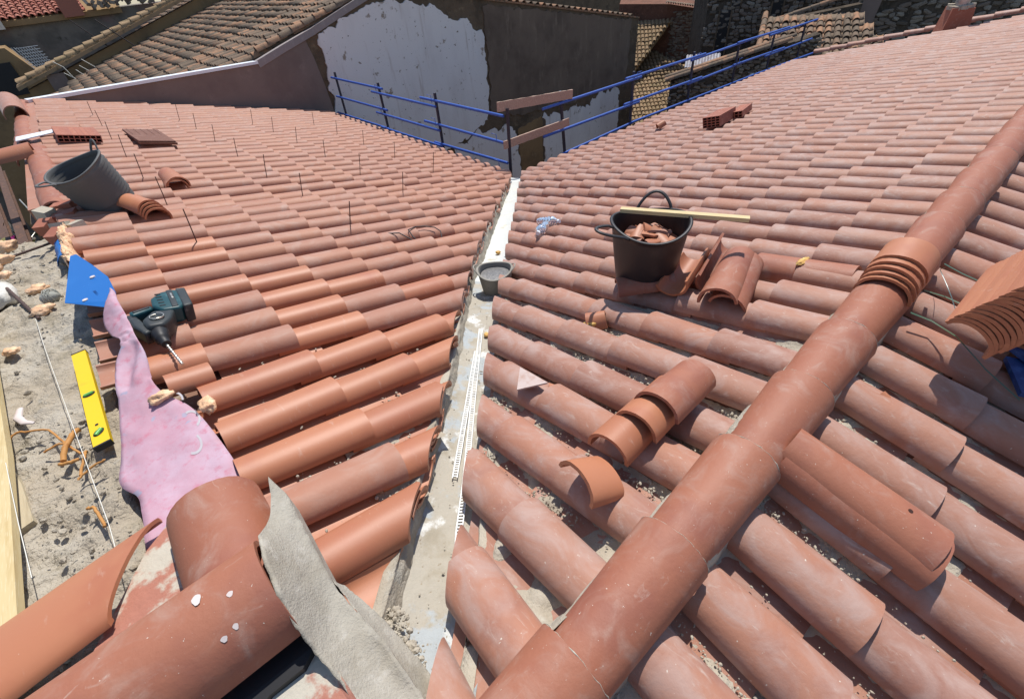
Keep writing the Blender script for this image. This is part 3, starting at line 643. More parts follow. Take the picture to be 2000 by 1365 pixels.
# hollow bricks
def hollow_brick(label, mw, L=0.36, W=0.14, H=0.09, nx=3, nz=2, m='brick'):
    """walls round real cells running along local X"""
    mb = MB(); t = 0.009
    cw = (W - t) / nx; ch = (H - t) / nz
    for i in range(nx + 1): mb.box((0, -W / 2 + t / 2 + i * cw, H / 2), (L, t, H))
    for j in range(nz + 1):
        for i in range(nx): mb.box((0, -W / 2 + t / 2 + (i + .5) * cw, t / 2 + j * ch + (0.0)), (L - 0.002, cw - t + .0005, t - 0.001))
    mb.cur = 1; mb.box((0, 0, H / 2), (0.02, W - .012, H - .012)); mb.cur = 0
    o = link('hollow_brick', mb.mesh('hollow_brick'), [M[m], M['hole']], None, mw); return tag(o, label, 'brick')
def brick_mw(fr, s, t, h, yaw, tilt=0, roll=0): return fr.mw(s, t, h, yaw, tilt, roll)
hollow_brick('hollow brick with its cells facing the camera at the head of the left slope', brick_mw(FL, 2.22, 4.64, 0.118, math.radians(2)), L=0.55, W=0.37, H=0.075, nx=8, nz=2)
mb = MB(); mb.box((0, 0.0, .020), (0.95, 0.37, 0.022)); mb.box((-.25, .012, .040), (0.42, 0.36, 0.014), Matrix.Rotation(.03, 3, 'Z'))
for q in range(5): mb.box((0.0, -.145 + .072 * q, .0325), (0.94, 0.010, 0.004))
tag(link('brick_board', mb.mesh('brick_board'), M['brick_brown'], None, FL.mw(2.33, 3.97, 0.115, math.radians(3))), 'flat dark brown grooved clay slab lying on the left slope', 'clay slab')
hollow_brick('hollow brick with open cells lying on the far right slope', FR.mw(1.98, 2.08, 0.12, math.radians(8)), L=0.52, W=0.22, H=0.13, nx=4, nz=4)
hollow_brick('second hollow brick behind the first on the far right slope', FR.mw(2.42, 2.14, 0.12, math.radians(14)), L=0.50, W=0.15, H=0.08, nx=3, nz=2)
wtile('tile_shard', 'small dark tile shard on the far lower right slope', FR.mw(2.1, 1.05, 0.11, 1.0, .3), M['clay_fresh'], L=.12, wl=.12, wu=.1, cat='tile shard')

# crumpled water bottles
def bottle(label, mw, L=0.24, r=0.034):
    mb = MB(); n = 18; pr = []
    for i in range(25):
        f = i / 24
        rr = r * (0.35 + 0.65 * min(1, f / .02)) if f < .02 else r
        if f > .76: rr = r * (1 - (f - .76) / .24 * .66)
        if .04 < f < .74: rr *= 1 - 0.10 * (i % 2) - 0.16 * abs(math.sin(i * .9))
        pr.append((rr, f * L))
    vs = []
    for i, (rr, y) in enumerate(pr): vs += [Vector((rr * math.cos(2 * PI * k / n) * (1 - .25 * math.sin(y * 30)), y, rr * math.sin(2 * PI * k / n) * (1 + .1 * math.sin(y * 22 + k)) )) for k in range(n)]
    mb.add(vs, [(i * n + k, i * n + (k + 1) % n, (i + 1) * n + (k + 1) % n, (i + 1) * n + k) for i in range(len(pr) - 1) for k in range(n)], True)
    mb.add(vs[:n], [tuple(range(n))])
    o = link('water_bottle', mb.mesh('water_bottle'), M['bottle'], None, mw); tag(o, label, 'bottle')
    cb = MB(); cb.tube([(0, L - .002, 0), (0, L + .018, 0)], r * .42, 12); cb.build('cap', M['coping_white'], o).matrix_parent_inverse = Matrix.Identity(4)
    return o
bottle('crumpled clear plastic bottle lying along a tile row near the valley', FR.mw(-1.70, 2.48, 0.135, math.radians(12)), L=.22, r=.042)
bottle('crumpled clear plastic bottle lying crosswise behind the other bottle', FR.mw(-1.76, 2.66, 0.145, math.radians(-62)), L=.20, r=.042)

# mortar lump, debris pieces
def lump(name, label, c, r, m, cat, amp=.35, sq=(1, 1, .6), seed=0, kind=None, group=None, sub=3):
    bm = bmesh.new(); bmesh.ops.create_icosphere(bm, subdivisions=sub, radius=1)
    for v in bm.verts:
        d = 1 + amp * fbm(v.co + Vector((seed * 3.1, seed, 0)), 1.6, 4)
        v.co = Vector((v.co.x * sq[0], v.co.y * sq[1], v.co.z * sq[2])) * d * r
    for f in bm.faces: f.smooth = True
    o = link(name, bm_mesh(bm, name), m, None, Matrix.Translation(Vector(c))); return tag(o, label, cat, group, kind)
lump('foam_lump', 'rusty yellow lump of foam in the channel below the black tub', FR.P(-2.80, 4.09, .065), 0.052, M['foam_yellow'], 'foam lump', seed=4, sq=(1, .7, .6), amp=.5)
wtile('tile_shard', 'brown broken tile under the yellow foam lump', FR.mw(-2.79, 4.06, .04, .7, .1), M['clay_fresh'], L=.10, wl=.12, wu=.1, cat='tile shard', seed=9)
def shard(name, label, pts, th, m, cat):
    mb = MB(); mb.prism([Vector(p) for p in pts], (0, 0, -th)); return tag(mb.build(name, m), label, cat)
shard('tile_shard', 'pale triangular scrap resting on the cut tile end beside the gutter', [(-3.325, -3.99, 1.125), (-3.44, -4.10, 1.145), (-3.34, -4.185, 1.175)], .008, mat('pale_scrap', (0.52, 0.42, 0.385), .85, layers=[(18, (0.44, 0.30, 0.25), .48, .7, 5)], per=False), 'scrap')
shard('tile_shard', 'flat orange tile splinter behind the pale triangular scrap', [(-3.31, -4.16, 1.135), (-3.29, -4.24, 1.145), (-3.31, -4.375, 1.165), (-3.36, -4.33, 1.165), (-3.345, -4.20, 1.15)], .012, M['clay_fresh'], 'tile shard')

# three stacked short tiles and one single tile in front of the ridge
def rt(label, a, b, L, up=(0, 0, 1), **k):
    a = Vector(a); b = Vector(b); return wtile('clay_tile', label, aim(a, b - a, up), k.pop('m', M['clay_ridge']), L=L, **k)
rt('lowest of three stepped loose tiles, orange with sawdust on it', (-3.505, -4.635, 1.275), (-3.13, -4.615, 1.255), .40, m=M['clay_fresh'], seed=61, up=(0, .1, 1), wl=.16, wu=.15)
rt('middle of three stepped loose tiles beside the round ridge', (-3.385, -4.650, 1.300), (-3.08, -4.635, 1.275), .32, m=M['clay_fresh'], seed=62, up=(0, .1, 1), wl=.165, wu=.15)
rt('topmost red brown tile of three stepped loose tiles beside the ridge', (-3.29, -4.66, 1.325), (-3.0, -4.65, 1.295), .27, m=M['clay_ridge'], seed=63, up=(0, .1, 1), wl=.172, wu=.155)
rt('single short orange tile arched over a row beside the ridge', (-3.695, -4.665, 1.335), (-3.575, -4.69, 1.275), .135, m=M['clay_fresh'], seed=64, wl=.172, wu=.165, hl=.058, hu=.05, up=(.3, -.1, 1))
# loose tiles right of the tub
rt('tile lying hollow side up against the black tub', (-2.43, -4.20, 1.15), (-2.14, -4.14, 1.20), .30, m=M['clay_fresh'], seed=65, concave=True, up=(-.1, .5, 1))
rt('short tile trapped under the base of the black tub', (-2.53, -3.90, 1.105), (-2.28, -4.12, 1.135), .30, m=M['clay_ridge'], seed=66, wl=.15, wu=.14, hl=.06, hu=.06)
rt('broken tile standing on edge between the tub and the loose pair', (-2.33, -4.28, 1.15), (-1.98, -4.18, 1.2), .40, m=M['clay_ridge'], seed=67, concave=True, up=(.4, -.5, 1))
rt('lower tile of the loose pair right of the black tub', (-2.44, -4.46, 1.195), (-1.95, -4.32, 1.20), .45, m=M['clay_ridge'], seed=68, up=(.1, -.3, 1))
rt('upper tile of the loose pair right of the black tub', (-2.47, -4.425, 1.232), (-1.95, -4.275, 1.225), .46, m=M['clay_ridge'], seed=69, up=(.0, .25, 1))
# stack riding on the ridge
for i in range(5):
    rt(['lowest tile of the five stacked across the round ridge', 'second tile from the bottom of the stack on the round ridge', 'middle tile of the five stacked across the round ridge', 'fourth tile from the bottom of the stack on the round ridge', 'top tile of the five stacked across the round ridge'][i],
       (-2.15 + .022 * i + jit(.01), -4.943 + jit(.004), 1.342 + .0165 * i), (-1.93, -4.943 + jit(.01), 1.36 + .0172 * i), .145, m=M['clay_fresh'], seed=70 + i, wl=.207, wu=.198, hl=.094, hu=.09)
# big bundle of tiles at the right edge, strapped with green tape
NB = 17; Nb = Vector((0.05, -.50, .86)).normalized()
for i in range(NB):
    # tiles lie along the ridge direction, nested one on the next, leaning away from the ridge
    a = Vector((-2.37, -5.238, 1.415)) + Nb * .0158 * i + Vector((jit(.003), jit(.002), 0))
    wtile('clay_tile', 'terracotta tile in the big strapped bundle on the near back slope', aim(a, (1, -.02, .03), Nb), M['clay_fresh'], L=.45, wl=.170, wu=.160, hl=.062, hu=.060, seed=80 + i, group='tiles strapped together in the big bundle')
for i in range(12):
    a = Vector((-2.02 + jit(.01), -5.40, 1.20)) + Nb * .0158 * i
    wtile('clay_tile', 'terracotta tile in the shaded second bundle below the big one', aim(a, (1, -.02, .03), Nb), M['clay_fresh'], L=.45, wl=.170, wu=.160, hl=.062, hu=.060, seed=100 + i, group='tiles in the shaded lower bundle')
mb = MB()
def ribbon(mb, pts, w, side=(0, 0, 1)):
    sd = Vector(side).normalized() * w / 2; vs = []
    for p in pts: vs += [Vector(p) - sd, Vector(p) + sd]
    mb.add(vs, [(2 * i, 2 * i + 2, 2 * i + 3, 2 * i + 1) for i in range(len(pts) - 1)], True)
ribbon(mb, [(-2.05, -5.19, 1.31), (-2.03, -5.14, 1.37), (-1.95, -5.08, 1.40), (-1.86, -5.05, 1.385), (-1.80, -5.06, 1.37)], .006, (1, 0, 0.2))
ribbon(mb, [(-1.80, -5.05, 1.385), (-1.80, -5.12, 1.365), (-1.79, -5.20, 1.345)], .010, (1, 0, 0))
ribbon(mb, [(-2.02, -5.05, 1.36), (-2.0, -5.12, 1.35), (-2.03, -5.22, 1.35)], .007, (1, 0, .3))
ribbon(mb, [(-2.19, -5.06, 1.345), (-2.18, -5.13, 1.335), (-2.22, -5.22, 1.33), (-2.26, -5.34, 1.27), (-2.30, -5.46, 1.23)], .008, (1, .3, .3))
tag(mb.build('strap', M['strap']), 'cut green plastic strap curling off the big bundle of tiles', 'strap')
mb = MB(); mb.box((-2.16, -5.47, 1.235), (.20, .12, .02), Matrix.Rotation(.4, 3, 'Z')); mb.box((-2.05, -5.44, 1.25), (.10, .10, .015), Matrix.Rotation(.9, 3, 'Z') @ Matrix.Rotation(.2, 3, 'X'))
tag(mb.build('plastic_sheet', M['blue_dark']), 'crumpled dark blue plastic in the shade under the tile bundle', 'plastic sheet')
# doubled loose tile on the back slope, with a nail hole
def btile(label, s, t, h, yaw, **k): return wtile('clay_tile', label, FB.mw(s, t, h, yaw, k.pop('tilt', 0), k.pop('roll', 0)), k.pop('m', M['clay_fresh']), **k)
btile('lower tile of the doubled pair lying on the near back slope', -3.13, -0.50, .088, math.radians(1), L=.42, wl=.19, wu=.178, hl=.085, hu=.08, seed=121, m=M['clay_ridge'])
bt = btile('upper dusty tile with a nail hole on the near back slope', -3.118, -0.485, .106, math.radians(0), L=.42, wl=.182, wu=.168, hl=.082, hu=.078, seed=122, m=M['clay_ridge'])
mb = MB(); mb.tube([(0.018, .105, .0775), (0.018, .105, .0815)], .006, 12); mb.build('nail_hole', M['hole'], bt)
btile('thin orange curved shard in the channel of the near back slope', -2.655, -0.335, .065, math.radians(-14), L=.15, wl=.035, wu=.075, hl=.016, hu=.026, seed=123, roll=.7, tilt=.05)
lump('foam_lump', 'small yellow foam blob on the tile behind the ridge stack', FR.P(-1.90, 4.72, .125), .04, M['foam_yellow'], 'foam lump', sq=(1.2, .5, .2), seed=7, amp=.6)
wtile('clay_tile', 'extra brown tile lying over the row above the loose pair', FR.mw(-1.90, 4.50, 0.048, 0.02, -.02), M['clay_ridge'], L=.45, seed=133, wl=.195, wu=.17, hl=.09, hu=.08)

# perforated white plastic strips in the gutter
def strip_bead(label, pts, w, row):
    mb = MB(); pts = [Vector(p) for p in pts]
    L = sum((b - a).length for a, b in zip(pts, pts[1:])); n = max(2, int(L / .013)); P = []
    for i in range(n + 1):
        d = L * i / n
        for a, b in zip(pts, pts[1:]):
            l = (b - a).length
            if d <= l + 1e-6: P.append(a.lerp(b, d / l)); break
            d -= l
    while len(P) < n + 1: P.append(pts[-1])
    sd = (pts[-1] - pts[0]).cross(Vector((0, 0, 1))).normalized()
    up = Vector((0, 0, 1))
    # frame of real openings: two edge bands and cross bars, plus an upstanding lip
    for off, ww in ((-w / 2, .004), (w / 2 - .004, .004)):
        vs = []
        for p in P: vs += [p + sd * off, p + sd * (off + ww)]
        mb.add(vs, [(2 * i, 2 * i + 1, 2 * i + 3, 2 * i + 2) for i in range(n)])
    for i in range(n):
        a, b = P[i], P[i + 1]; q = a.lerp(b, .42)
        mb.add([a + sd * (-w / 2 + .004), a + sd * (w / 2 - .004), q + sd * (w / 2 - .004), q + sd * (-w / 2 + .004)], [(0, 1, 2, 3)])
    vs = []
    for p in P: vs += [p + sd * (w / 2), p + sd * (w / 2) + up * .010]
    mb.add(vs, [(2 * i, 2 * i + 1, 2 * i + 3, 2 * i + 2) for i in range(n)])
    return tag(mb.build('perforated_strip', M['pvc']), label, 'plastic strip')
def GZ(x, y, h=0.012):
    k = -(x + y) / 2; u = (x - y - gL(k) + .03) / (gR(k) - gL(k) + .11)
    return (x, y, zg(k, x - y) + .035 * (u - .5) ** 2 * 4 + h)
strip_bead('longer white perforated plastic strip lying in the valley gutter', [GZ(-3.069, -3.317, .022), GZ(-3.512, -3.844, .016), GZ(-3.829, -4.229, .016), GZ(-3.985, -4.41, .016), GZ(-4.072, -4.525, .018)], .024, 0)
strip_bead('shorter white perforated plastic strip beside the longer one in the gutter', [GZ(-3.25, -3.515, .026), GZ(-3.581, -3.887, .018), GZ(-3.86, -4.20, .016)], .022, 1)
lump('foam_lump', 'yellow foam dab at the upper end of the gutter strips', GZ(-3.09, -3.40, .02), .018, M['foam_yellow'], 'foam lump', seed=11)
lump('foam_lump', 'orange crumb lying in the pale gutter beyond the small bucket', GZ(-2.08, -2.25, .02), .022, M['foam_yellow'], 'foam lump', seed=12)

# crumbs of mortar scattered in the channels and gutter
def scatter(name, label, gen, m, n, rmin, rmax, cat='debris'):
    mb = MB(); bm = bmesh.new(); bmesh.ops.create_icosphere(bm, subdivisions=1, radius=1)
    V0 = [v.co.copy() for v in bm.verts]; F0 = [tuple(v.index for v in f.verts) for f in bm.faces]; bm.free()
    for i in range(n):
        p = gen(i)
        if p is None: continue
        r = rmin + (rmax - rmin) * R_.random() ** 3; rot = Matrix.Rotation(R_.uniform(0, 6), 3, 'Z') @ Matrix.Rotation(R_.uniform(0, 6), 3, 'X')
        sc = Vector((R_.uniform(.7, 1.4), R_.uniform(.6, 1.1), R_.uniform(.5, .9)))
        mb.add([Vector(p) + (rot @ Vector((v.x * sc.x * R_.uniform(.75, 1.2), v.y * sc.y, v.z * sc.z))) * r for v in V0], F0)
    return tag(mb.build(name, m), label, cat, kind='stuff')
def g_chan(i):
    k = R_.choice([8, 9, 10, 11, 12, 13, 14, 15, 16, 12, 13, 14, 15, 16]); t = 2.6 + 2.42 * R_.random() ** .6
    if k - 1 not in VR: return None
    f = R_.gauss(.5, .07); s = s_at(VR, k, t) * (1 - f) + s_at(VR, k - 1, t) * f
    if noise((s * 3, t * 3, 5)) < -0.02 and R_.random() < .85: return None
    p = FR.P(s, t, 0.022 + .004 * R_.random())
    return p if p.x - p.y > gR(-(p.x + p.y) / 2) else None
scatter('mortar_crumbs', 'crumbs of grey mortar lying in the channels of the right slope', g_chan, M['mortar'], 4200, .0012, .0075)
def g_back(i):
    j = R_.randrange(0, 9); t = -R_.random() ** 1.3 * 1.1 - .03; s = (back_s[j] + back_s[j + 1]) / 2 + R_.gauss(0, .014)
    if noise((s * 3, t * 3, 9)) < -0.05 and R_.random() < .85: return None
    return FB.P(s, t, 0.024)
scatter('mortar_crumbs', 'crumbs of grey mortar lying in the channels beyond the ridge', g_back, M['mortar'], 2600, .0012, .0065)
def g_left(i):
    k = R_.choice([11, 12, 13, 14, 15, 15, 16, 16, 16]); t = 3.2 + 1.3 * R_.random()
    f = R_.gauss(.5, .07); s = s_at(UR, k, t) * (1 - f) + s_at(UR, k + 1, t) * f if k + 1 in UR else s_at(UR, k, t) - .12
    p = FL.P(s, t, 0.024)
    if noise((s * 4, t * 4, 2)) < 0.0 and R_.random() < .9: return None
    return p if p.x - p.y < gL(-(p.x + p.y) / 2) else None
scatter('mortar_crumbs', 'crumbs of grey mortar lying in the channels of the left slope', g_left, M['mortar'], 1600, .0015, .009)
def g_gut(i):
    k = 2.7 + 2.1 * R_.random(); u = R_.random(); d = gL(k) + (gR(k) - gL(k)) * (u ** 2 if R_.random() < .6 else 1 - u ** 2 * .4)
    return (-k + d / 2, -k - d / 2, zg(k, d) + 0.012)
scatter('mortar_crumbs', 'crumbs of grey mortar and grit lying in the valley gutter', g_gut, M['mortar'], 650, .001, .006)

# mortar beds lying in the channels
def bedding(fr, smid, t0, t1, name, parent, seed, up=.018, ok=None):
    rows = []; n = int(abs(t1 - t0) / .012)
    for q in range(n + 1):
        t = t0 + (t1 - t0) * q / n; s = smid(t); r = []
        for j in range(9):
            u = j / 8 - .5
            h = -.006 + .055 * (abs(u) * 1.7) ** 2 * .6 + up * 1.5 * (fbm((s * 1 + u * .1, t, seed), 7, 3)) * (1 - abs(u) * 1.2) + .006 * fbm((s + u * .1, t, seed), 60, 2)
            r.append(fr.P(s + u * .105, t, h))
        if ok is None or ok(r[4]): rows.append(r)
    if len(rows) > 3: strip_mesh(name, rows, M['mortar'], parent)
for k in range(8, 18):
    f_ = lambda t, k=k: (s_at(VR, k, t) + s_at(VR, k - 1, t)) / 2
    bedding(FR, f_, 2.4, 5.05, 'mortar_bedding', roofR.root, k * 1.7, up=.026 if k > 11 else .018, ok=lambda p: p.x - p.y > gR(-(p.x + p.y) / 2) - .03)
for j in range(0, 12):
    f_ = lambda t, j=j: (back_s[j] + back_s[j + 1]) / 2
    bedding(FB, f_, -.03, -1.1, 'mortar_bedding', roofB.root, j * 2.3 + 40, up=.034)
for k in (15, 16):
    f_ = lambda t, k=k: (s_at(UR, k, t) + s_at(UR, k + 1, t)) / 2
    bedding(FL, f_, 3.1, 4.3, 'mortar_bedding', roofL.root, k * 1.9 + 80, up=.02, ok=lambda p: p.x - p.y < gL(-(p.x + p.y) / 2) + .03)

# ================================================================== the hub in the near left corner
hubm = M['clay_ridge']
wtile('ridge_tile', 'large ridge tile with white paint spots at the near bottom corner', aim((-4.432, -4.455, 1.500), (-1, .0, -.01)), hubm, L=.66, wl=.245, wu=.235, hl=.125, hu=.12, seed=141, th=.014, cat='ridge tile')
wtile('ridge_tile', 'round red ridge tile half under the spotted one, facing the membrane', aim((-4.515, -4.46, 1.425), (-.0, 1, -.03)), hubm, L=.41, wl=.235, wu=.235, hl=.122, hu=.12, seed=142, th=.014, cat='ridge tile')
wtile('clay_tile', 'smooth orange tile leaning outwards beside the big ridge tiles', aim((-4.64, -4.055, 1.405), (-1, -.12, -.02), (-.05, .15, 1)), M['clay_fresh'], L=.7, wl=.25, wu=.25, hl=.052, hu=.05, seed=143, cuts=[((0.0, .08, 0), (-.70, -1, 0))])
# smears and drips on the big tile
mb = MB()
for (x, y, r, asp) in [(-4.555, -4.44, .0085, 1.6), (-4.50, -4.475, .006, 1), (-4.54, -4.535, .006, 1), (-4.515, -4.53, .005, 1.3)]:
    z = 1.500 + .1225 * math.sin(math.acos(max(-1, min(1, (y + 4.455) / .121)))) ** .9
    n = 12; nrm = Vector((0, (y + 4.455) / .121, max(.2, (z - 1.50) / .125))).normalized(); U = nrm.cross(Vector((1, 0, 0))).normalized()
    mb.add([Vector((x, y, z)) + nrm * .002 + Vector((1, 0, 0)) * math.cos(a) * r * (1 + .2 * math.sin(3 * a)) + U * math.sin(a) * r * asp for a in [2 * PI * q / n for q in range(n)]], [tuple(range(n))])
tag(mb.build('paint_spots', M['white']), 'white splashes dried on the large near ridge tile', 'splashes', kind='stuff')
# grey mortar fillets running from the tile ends down to the gutter
def fillet(name, label, L, Rr, drop=.22, ncr=12, amp=.006, sag=.028):
    """surface between two polylines, sagging in the middle, closed down at both sides"""
    def along(P, f):
        P = [Vector(p) for p in P]; ls = [(b - a).length for a, b in zip(P, P[1:])]; d = f * sum(ls)
        for a, b, l in zip(P, P[1:], ls):
            if d <= l: return a.lerp(b, d / l)
            d -= l
        return P[-1]
    rows = []; N_ = 60
    for q in range(N_ + 1):
        f = q / N_; a = along(L, f); b = along(Rr, f); r = [a - Vector((0, 0, drop)), a - Vector((0, 0, .012))]
        for j in range(ncr + 1):
            u = j / ncr; p = a.lerp(b, u); w = min(1, (b - a).length / .08)
            p.z += -sag * w * math.sin(PI * u) + amp * fbm(p, 18, 4)
            if j in (0, ncr): p += Vector((0.6, .5, .8)) * min(amp, .006) * fbm(p, 60, 4)
            r.append(p)
        r += [b - Vector((0, 0, .012)), b - Vector((0, 0, drop))]
        rows.append(r)
    o = strip_mesh(name, rows, M['mortar_grey']); return tag(o, label, 'mortar')
fillet('mortar_fillet', 'smooth grey mortar fillet running down from the big ridge tile end', [(-4.420, -4.372, 1.600), (-4.427, -4.455, 1.622), (-4.432, -4.53, 1.602), (-4.437, -4.58, 1.545), (-4.436, -4.62, 1.48), (-4.42, -4.724, 1.42), (-4.405, -4.98, 1.36)],
       [(-4.352, -4.175, 1.55), (-4.338, -4.225, 1.525), (-4.341, -4.29, 1.50), (-4.345, -4.36, 1.48), (-4.352, -4.49, 1.42), (-4.321, -4.66, 1.36), (-4.305, -4.98, 1.27)], sag=.035, drop=.1, amp=.007)
fillet('mortar_fillet', 'lower grey mortar apron between the fillet and the gutter crust', [(-4.350, -4.46, 1.41), (-4.335, -4.60, 1.36), (-4.325, -4.78, 1.29), (-4.32, -4.95, 1.26)],
       [(-4.335, -4.47, 1.37), (-4.300, -4.58, 1.29), (-4.28, -4.72, 1.23), (-4.27, -4.92, 1.20)], sag=.012, drop=.12)
# mortar smeared strip between the orange tile and the ridge tiles and a red deck patch below
mb = MB(); mb.prism([(-4.92, -4.32, 1.40), (-4.70, -4.02, 1.40), (-4.62, -3.96, 1.40), (-4.50, -4.20, 1.40), (-4.60, -4.50, 1.40)], (0, 0, -.04))
o = tag(mb.build('bedding_slab', mat('slab_red', (0.40, 0.17, 0.12), .8, layers=[(9, (0.50, 0.46, 0.38), 0.46, 0.56, 5)], bump=(30, .5, .01), per=False)), 'red slab streaked with pale mortar between the orange and round tiles', 'slab')
shard('base_slab', 'red slab with pale splashes under the spotted ridge tile at the bottom', [(-4.80, -5.0, 1.39), (-4.40, -5.0, 1.37), (-4.42, -4.64, 1.44), (-4.44, -4.60, 1.44), (-4.80, -4.60, 1.44)], .05, bpy.data.materials['slab_red'], 'slab')
shard('black_membrane', 'dark bituminous membrane edge in the gap under the spotted ridge tile', [(-4.80, -4.58, 1.455), (-4.43, -4.52, 1.46), (-4.43, -4.595, 1.46), (-4.47, -4.618, 1.457), (-4.54, -4.615, 1.455), (-4.62, -4.64, 1.452), (-4.80, -4.66, 1.45)], .02, M['black'], 'membrane')

def g_foot(i):
    f = R_.random(); return (-4.285 + .03 * R_.gauss(0, .7) - .03 * f, -4.52 - .36 * f, 1.205 + .02 * f + .012 * R_.random())
scatter('mortar_crumbs', 'clods of sandy mortar at the foot of the grey fillet', g_foot, M['mortar'], 420, .003, .014)

# ================================================================== head of the left slope: wall top, sheets, tools
# rough mortar top of the wall
rows = []; NX, NY = 60, 230
for q in range(NY + 1):
    y = -0.25 - 4.2 * q / NY; r = []
    for j in range(NX + 1):
        xr = -4.715 + 0.035 * fbm((0, y, 0), 3, 4) - 0.08 * max(0, (-y - 2.8)) ** 1 * 0.35; xl = -5.75
        x = xr + (xl - xr) * j / NX
        z = 1.25 + 0.034 * fbm((x, y, 0), 5.5, 6) + 0.014 * fbm((x, y, 4), 24, 4) - 0.03 * max(0, fbm((x, y, 7), 6, 3) - .35)
        z += 0.03 * max(0, 1 - abs(y + 1.9) / .35) - (0.12 * max(0, -y * 0 + (y + 0.9)) if y > -0.9 else 0)
        if j == 0: z -= .22
        r.append((x, y, z))
    rows.append(r)
o = strip_mesh('wall_top', rows, M['mortar_rough']); tag(o, 'rough mortar covered wall top at the head of the left slope', 'wall')
mb = MB(); mb.box((-5.35, -2.35, -1.4), (1.2, 4.1, 5.1)); mb.build('wall_body', M['wall_raw'], o)
wh = MB(); wh.box((-4.86, 3.0, -1.4), (.22, 6.4, 5.35)); tag(wh.build('house_wall', M['plaster_dark']), 'outer wall under the left roof edge in deep shade', 'wall')

# boards
def board(label, pts, th, m): 
    mb = MB(); mb.prism([Vector(p) for p in pts], (0, 0, -th)); return tag(mb.build('wooden_board', m), label, 'board')
board('wide pale pine board with knots at the outer edge of the wall top', [(-5.185, -1.3, 1.345), (-5.045, -3.18, 1.345), (-5.015, -4.05, 1.345), (-5.30, -4.05, 1.345), (-5.40, -1.3, 1.345)], .03, M['pine'])
board('older grey board end poking out under the wide pine board', [(-5.12, -3.0, 1.275), (-5.05, -3.28, 1.275), (-5.02, -3.50, 1.275), (-5.2, -3.55, 1.275)], .025, M['pine_old'])
# yellow spirit level
a = Vector((-4.805, -2.60, 1.31)); b = Vector((-4.785, -3.345, 1.31)); lv = empty('spirit_level', 'yellow spirit level with green vials lying on the wall top', 'spirit level', mw=aim((a + b) / 2, b - a))
Ll = (b - a).length
def kid(mb, name, m, root): o = mb.build(name, m); o.parent = root; return o
mb = MB(); mb.box((0, 0, 0), (.054, Ll, .022)); kid(mb, 'level_body', M['yellow'], lv)
for yy in (Ll / 2 + .003, -Ll / 2 - .003): mb = MB(); mb.box((0, yy, 0), (.056, .008, .024)); kid(mb, 'end_cap', M['black'], lv)
for yy, ang in ((Ll * .02, 0), (Ll * .40, 0.9)):
    mb = MB(); n = 20; R3 = Matrix.Rotation(ang, 3, 'Z')
    mb.add([Vector((0, yy, .0125)) + R3 @ Vector((.022 * math.cos(q * 2 * PI / n), .016 * math.sin(q * 2 * PI / n), 0)) for q in range(n)], [tuple(range(n))]); w_ = kid(mb, 'vial_window', M['black'], lv)
    mb = MB(); mb.tube([Vector((0, yy, .013)) + R3 @ Vector((s_ * .016, 0, 0)) for s_ in (-1, 0, 1)], .0075, 10); kid(mb, 'vial', M['vial'], lv)
mb = MB(); mb.add([(.006 * math.cos(q * PI / 6), Ll * .33 + .006 * math.sin(q * PI / 6), .0125) for q in range(12)], [tuple(range(12))]); kid(mb, 'hang_hole', M['black'], lv)
# rebar, string, twine, hook, bag
mb = MB(); pts = [Vector((-5.27, -0.90, 1.36)), Vector((-5.09, -1.45, 1.33)), Vector((-4.955, -2.00, 1.29))]
P = [pts[0].lerp(pts[1], i / 40) if i < 41 else pts[1].lerp(pts[2], (i - 40) / 40) for i in range(81)]
mb.tube(P, [.0085 + .0018 * (i % 2) for i in range(81)], 8); tag(mb.build('rebar', M['rebar']), 'ribbed steel bar lying slanted over the wall top', 'steel bar')
mb = MB(); mb.tube([(-5.25, -.92, 1.285), (-5.05, -.86, 1.29), (-4.86, -.83, 1.29)], .008, 6); tag(mb.build('rebar', M['rebar']), 'short rusty bar at the back of the wall top', 'steel bar')
mb = MB(); mb.tube([(-4.965, -2.01, 1.30), (-4.93, -2.40, 1.315), (-4.865, -3.08, 1.33), (-4.80, -3.78, 1.335), (-4.79, -3.95, 1.34)], .0013, 5, caps=False); tag(mb.build('mason_string', M['string']), 'white mason string stretched past the spirit level', 'string')
mb = MB(); mb.tube([(-5.04, -3.25, 1.36), (-5.0, -3.60, 1.37), (-4.965, -3.86, 1.38)], .0013, 5, caps=False); tag(mb.build('mason_string', M['string']), 'short white string along the edge of the pine board', 'string')
o = lump('twine_ball', 'small ball of grey twine below the blue sheet', (-4.885, -1.83, 1.315), .042, M['twine'], 'twine', amp=.08, sq=(1.1, .9, .8), seed=2)
mb = MB()
for q in range(16):
    a0 = R_.uniform(0, PI); ax = Vector((math.cos(a0), math.sin(a0), jit(.6))).normalized(); u = ax.orthogonal().normalized(); v = ax.cross(u)
    mb.tube([Vector((-4.885, -1.83, 1.315)) + (u * math.cos(w) * 1.1 + v * math.sin(w) * .88) * .043 for w in [2 * PI * e_ / 20 for e_ in range(21)]], .0018, 4, caps=False)
mb.build('twine_strand', M['twine'], None); bpy.data.objects['twine_strand'].parent = o; bpy.data.objects['twine_strand'].matrix_parent_inverse = o.matrix_world.inverted()
mb = MB(); mb.tube([(-5.045, -2.80, 1.285), (-5.05, -2.87, 1.29), (-5.03, -2.925, 1.29), (-5.0, -2.95, 1.285)], [.012, .016, .013, .006], 8, squash=.5); tag(mb.build('metal_hook', M['white']), 'pale curved shell shaped scrap on the wall top by the board', 'scrap')
lump('cement_bag', 'corner of a dirty white bag on the wall top', (-5.16, -1.50, 1.30), .13, M['bag'], 'bag', amp=.25, sq=(.9, 1.2, .45), seed=5)
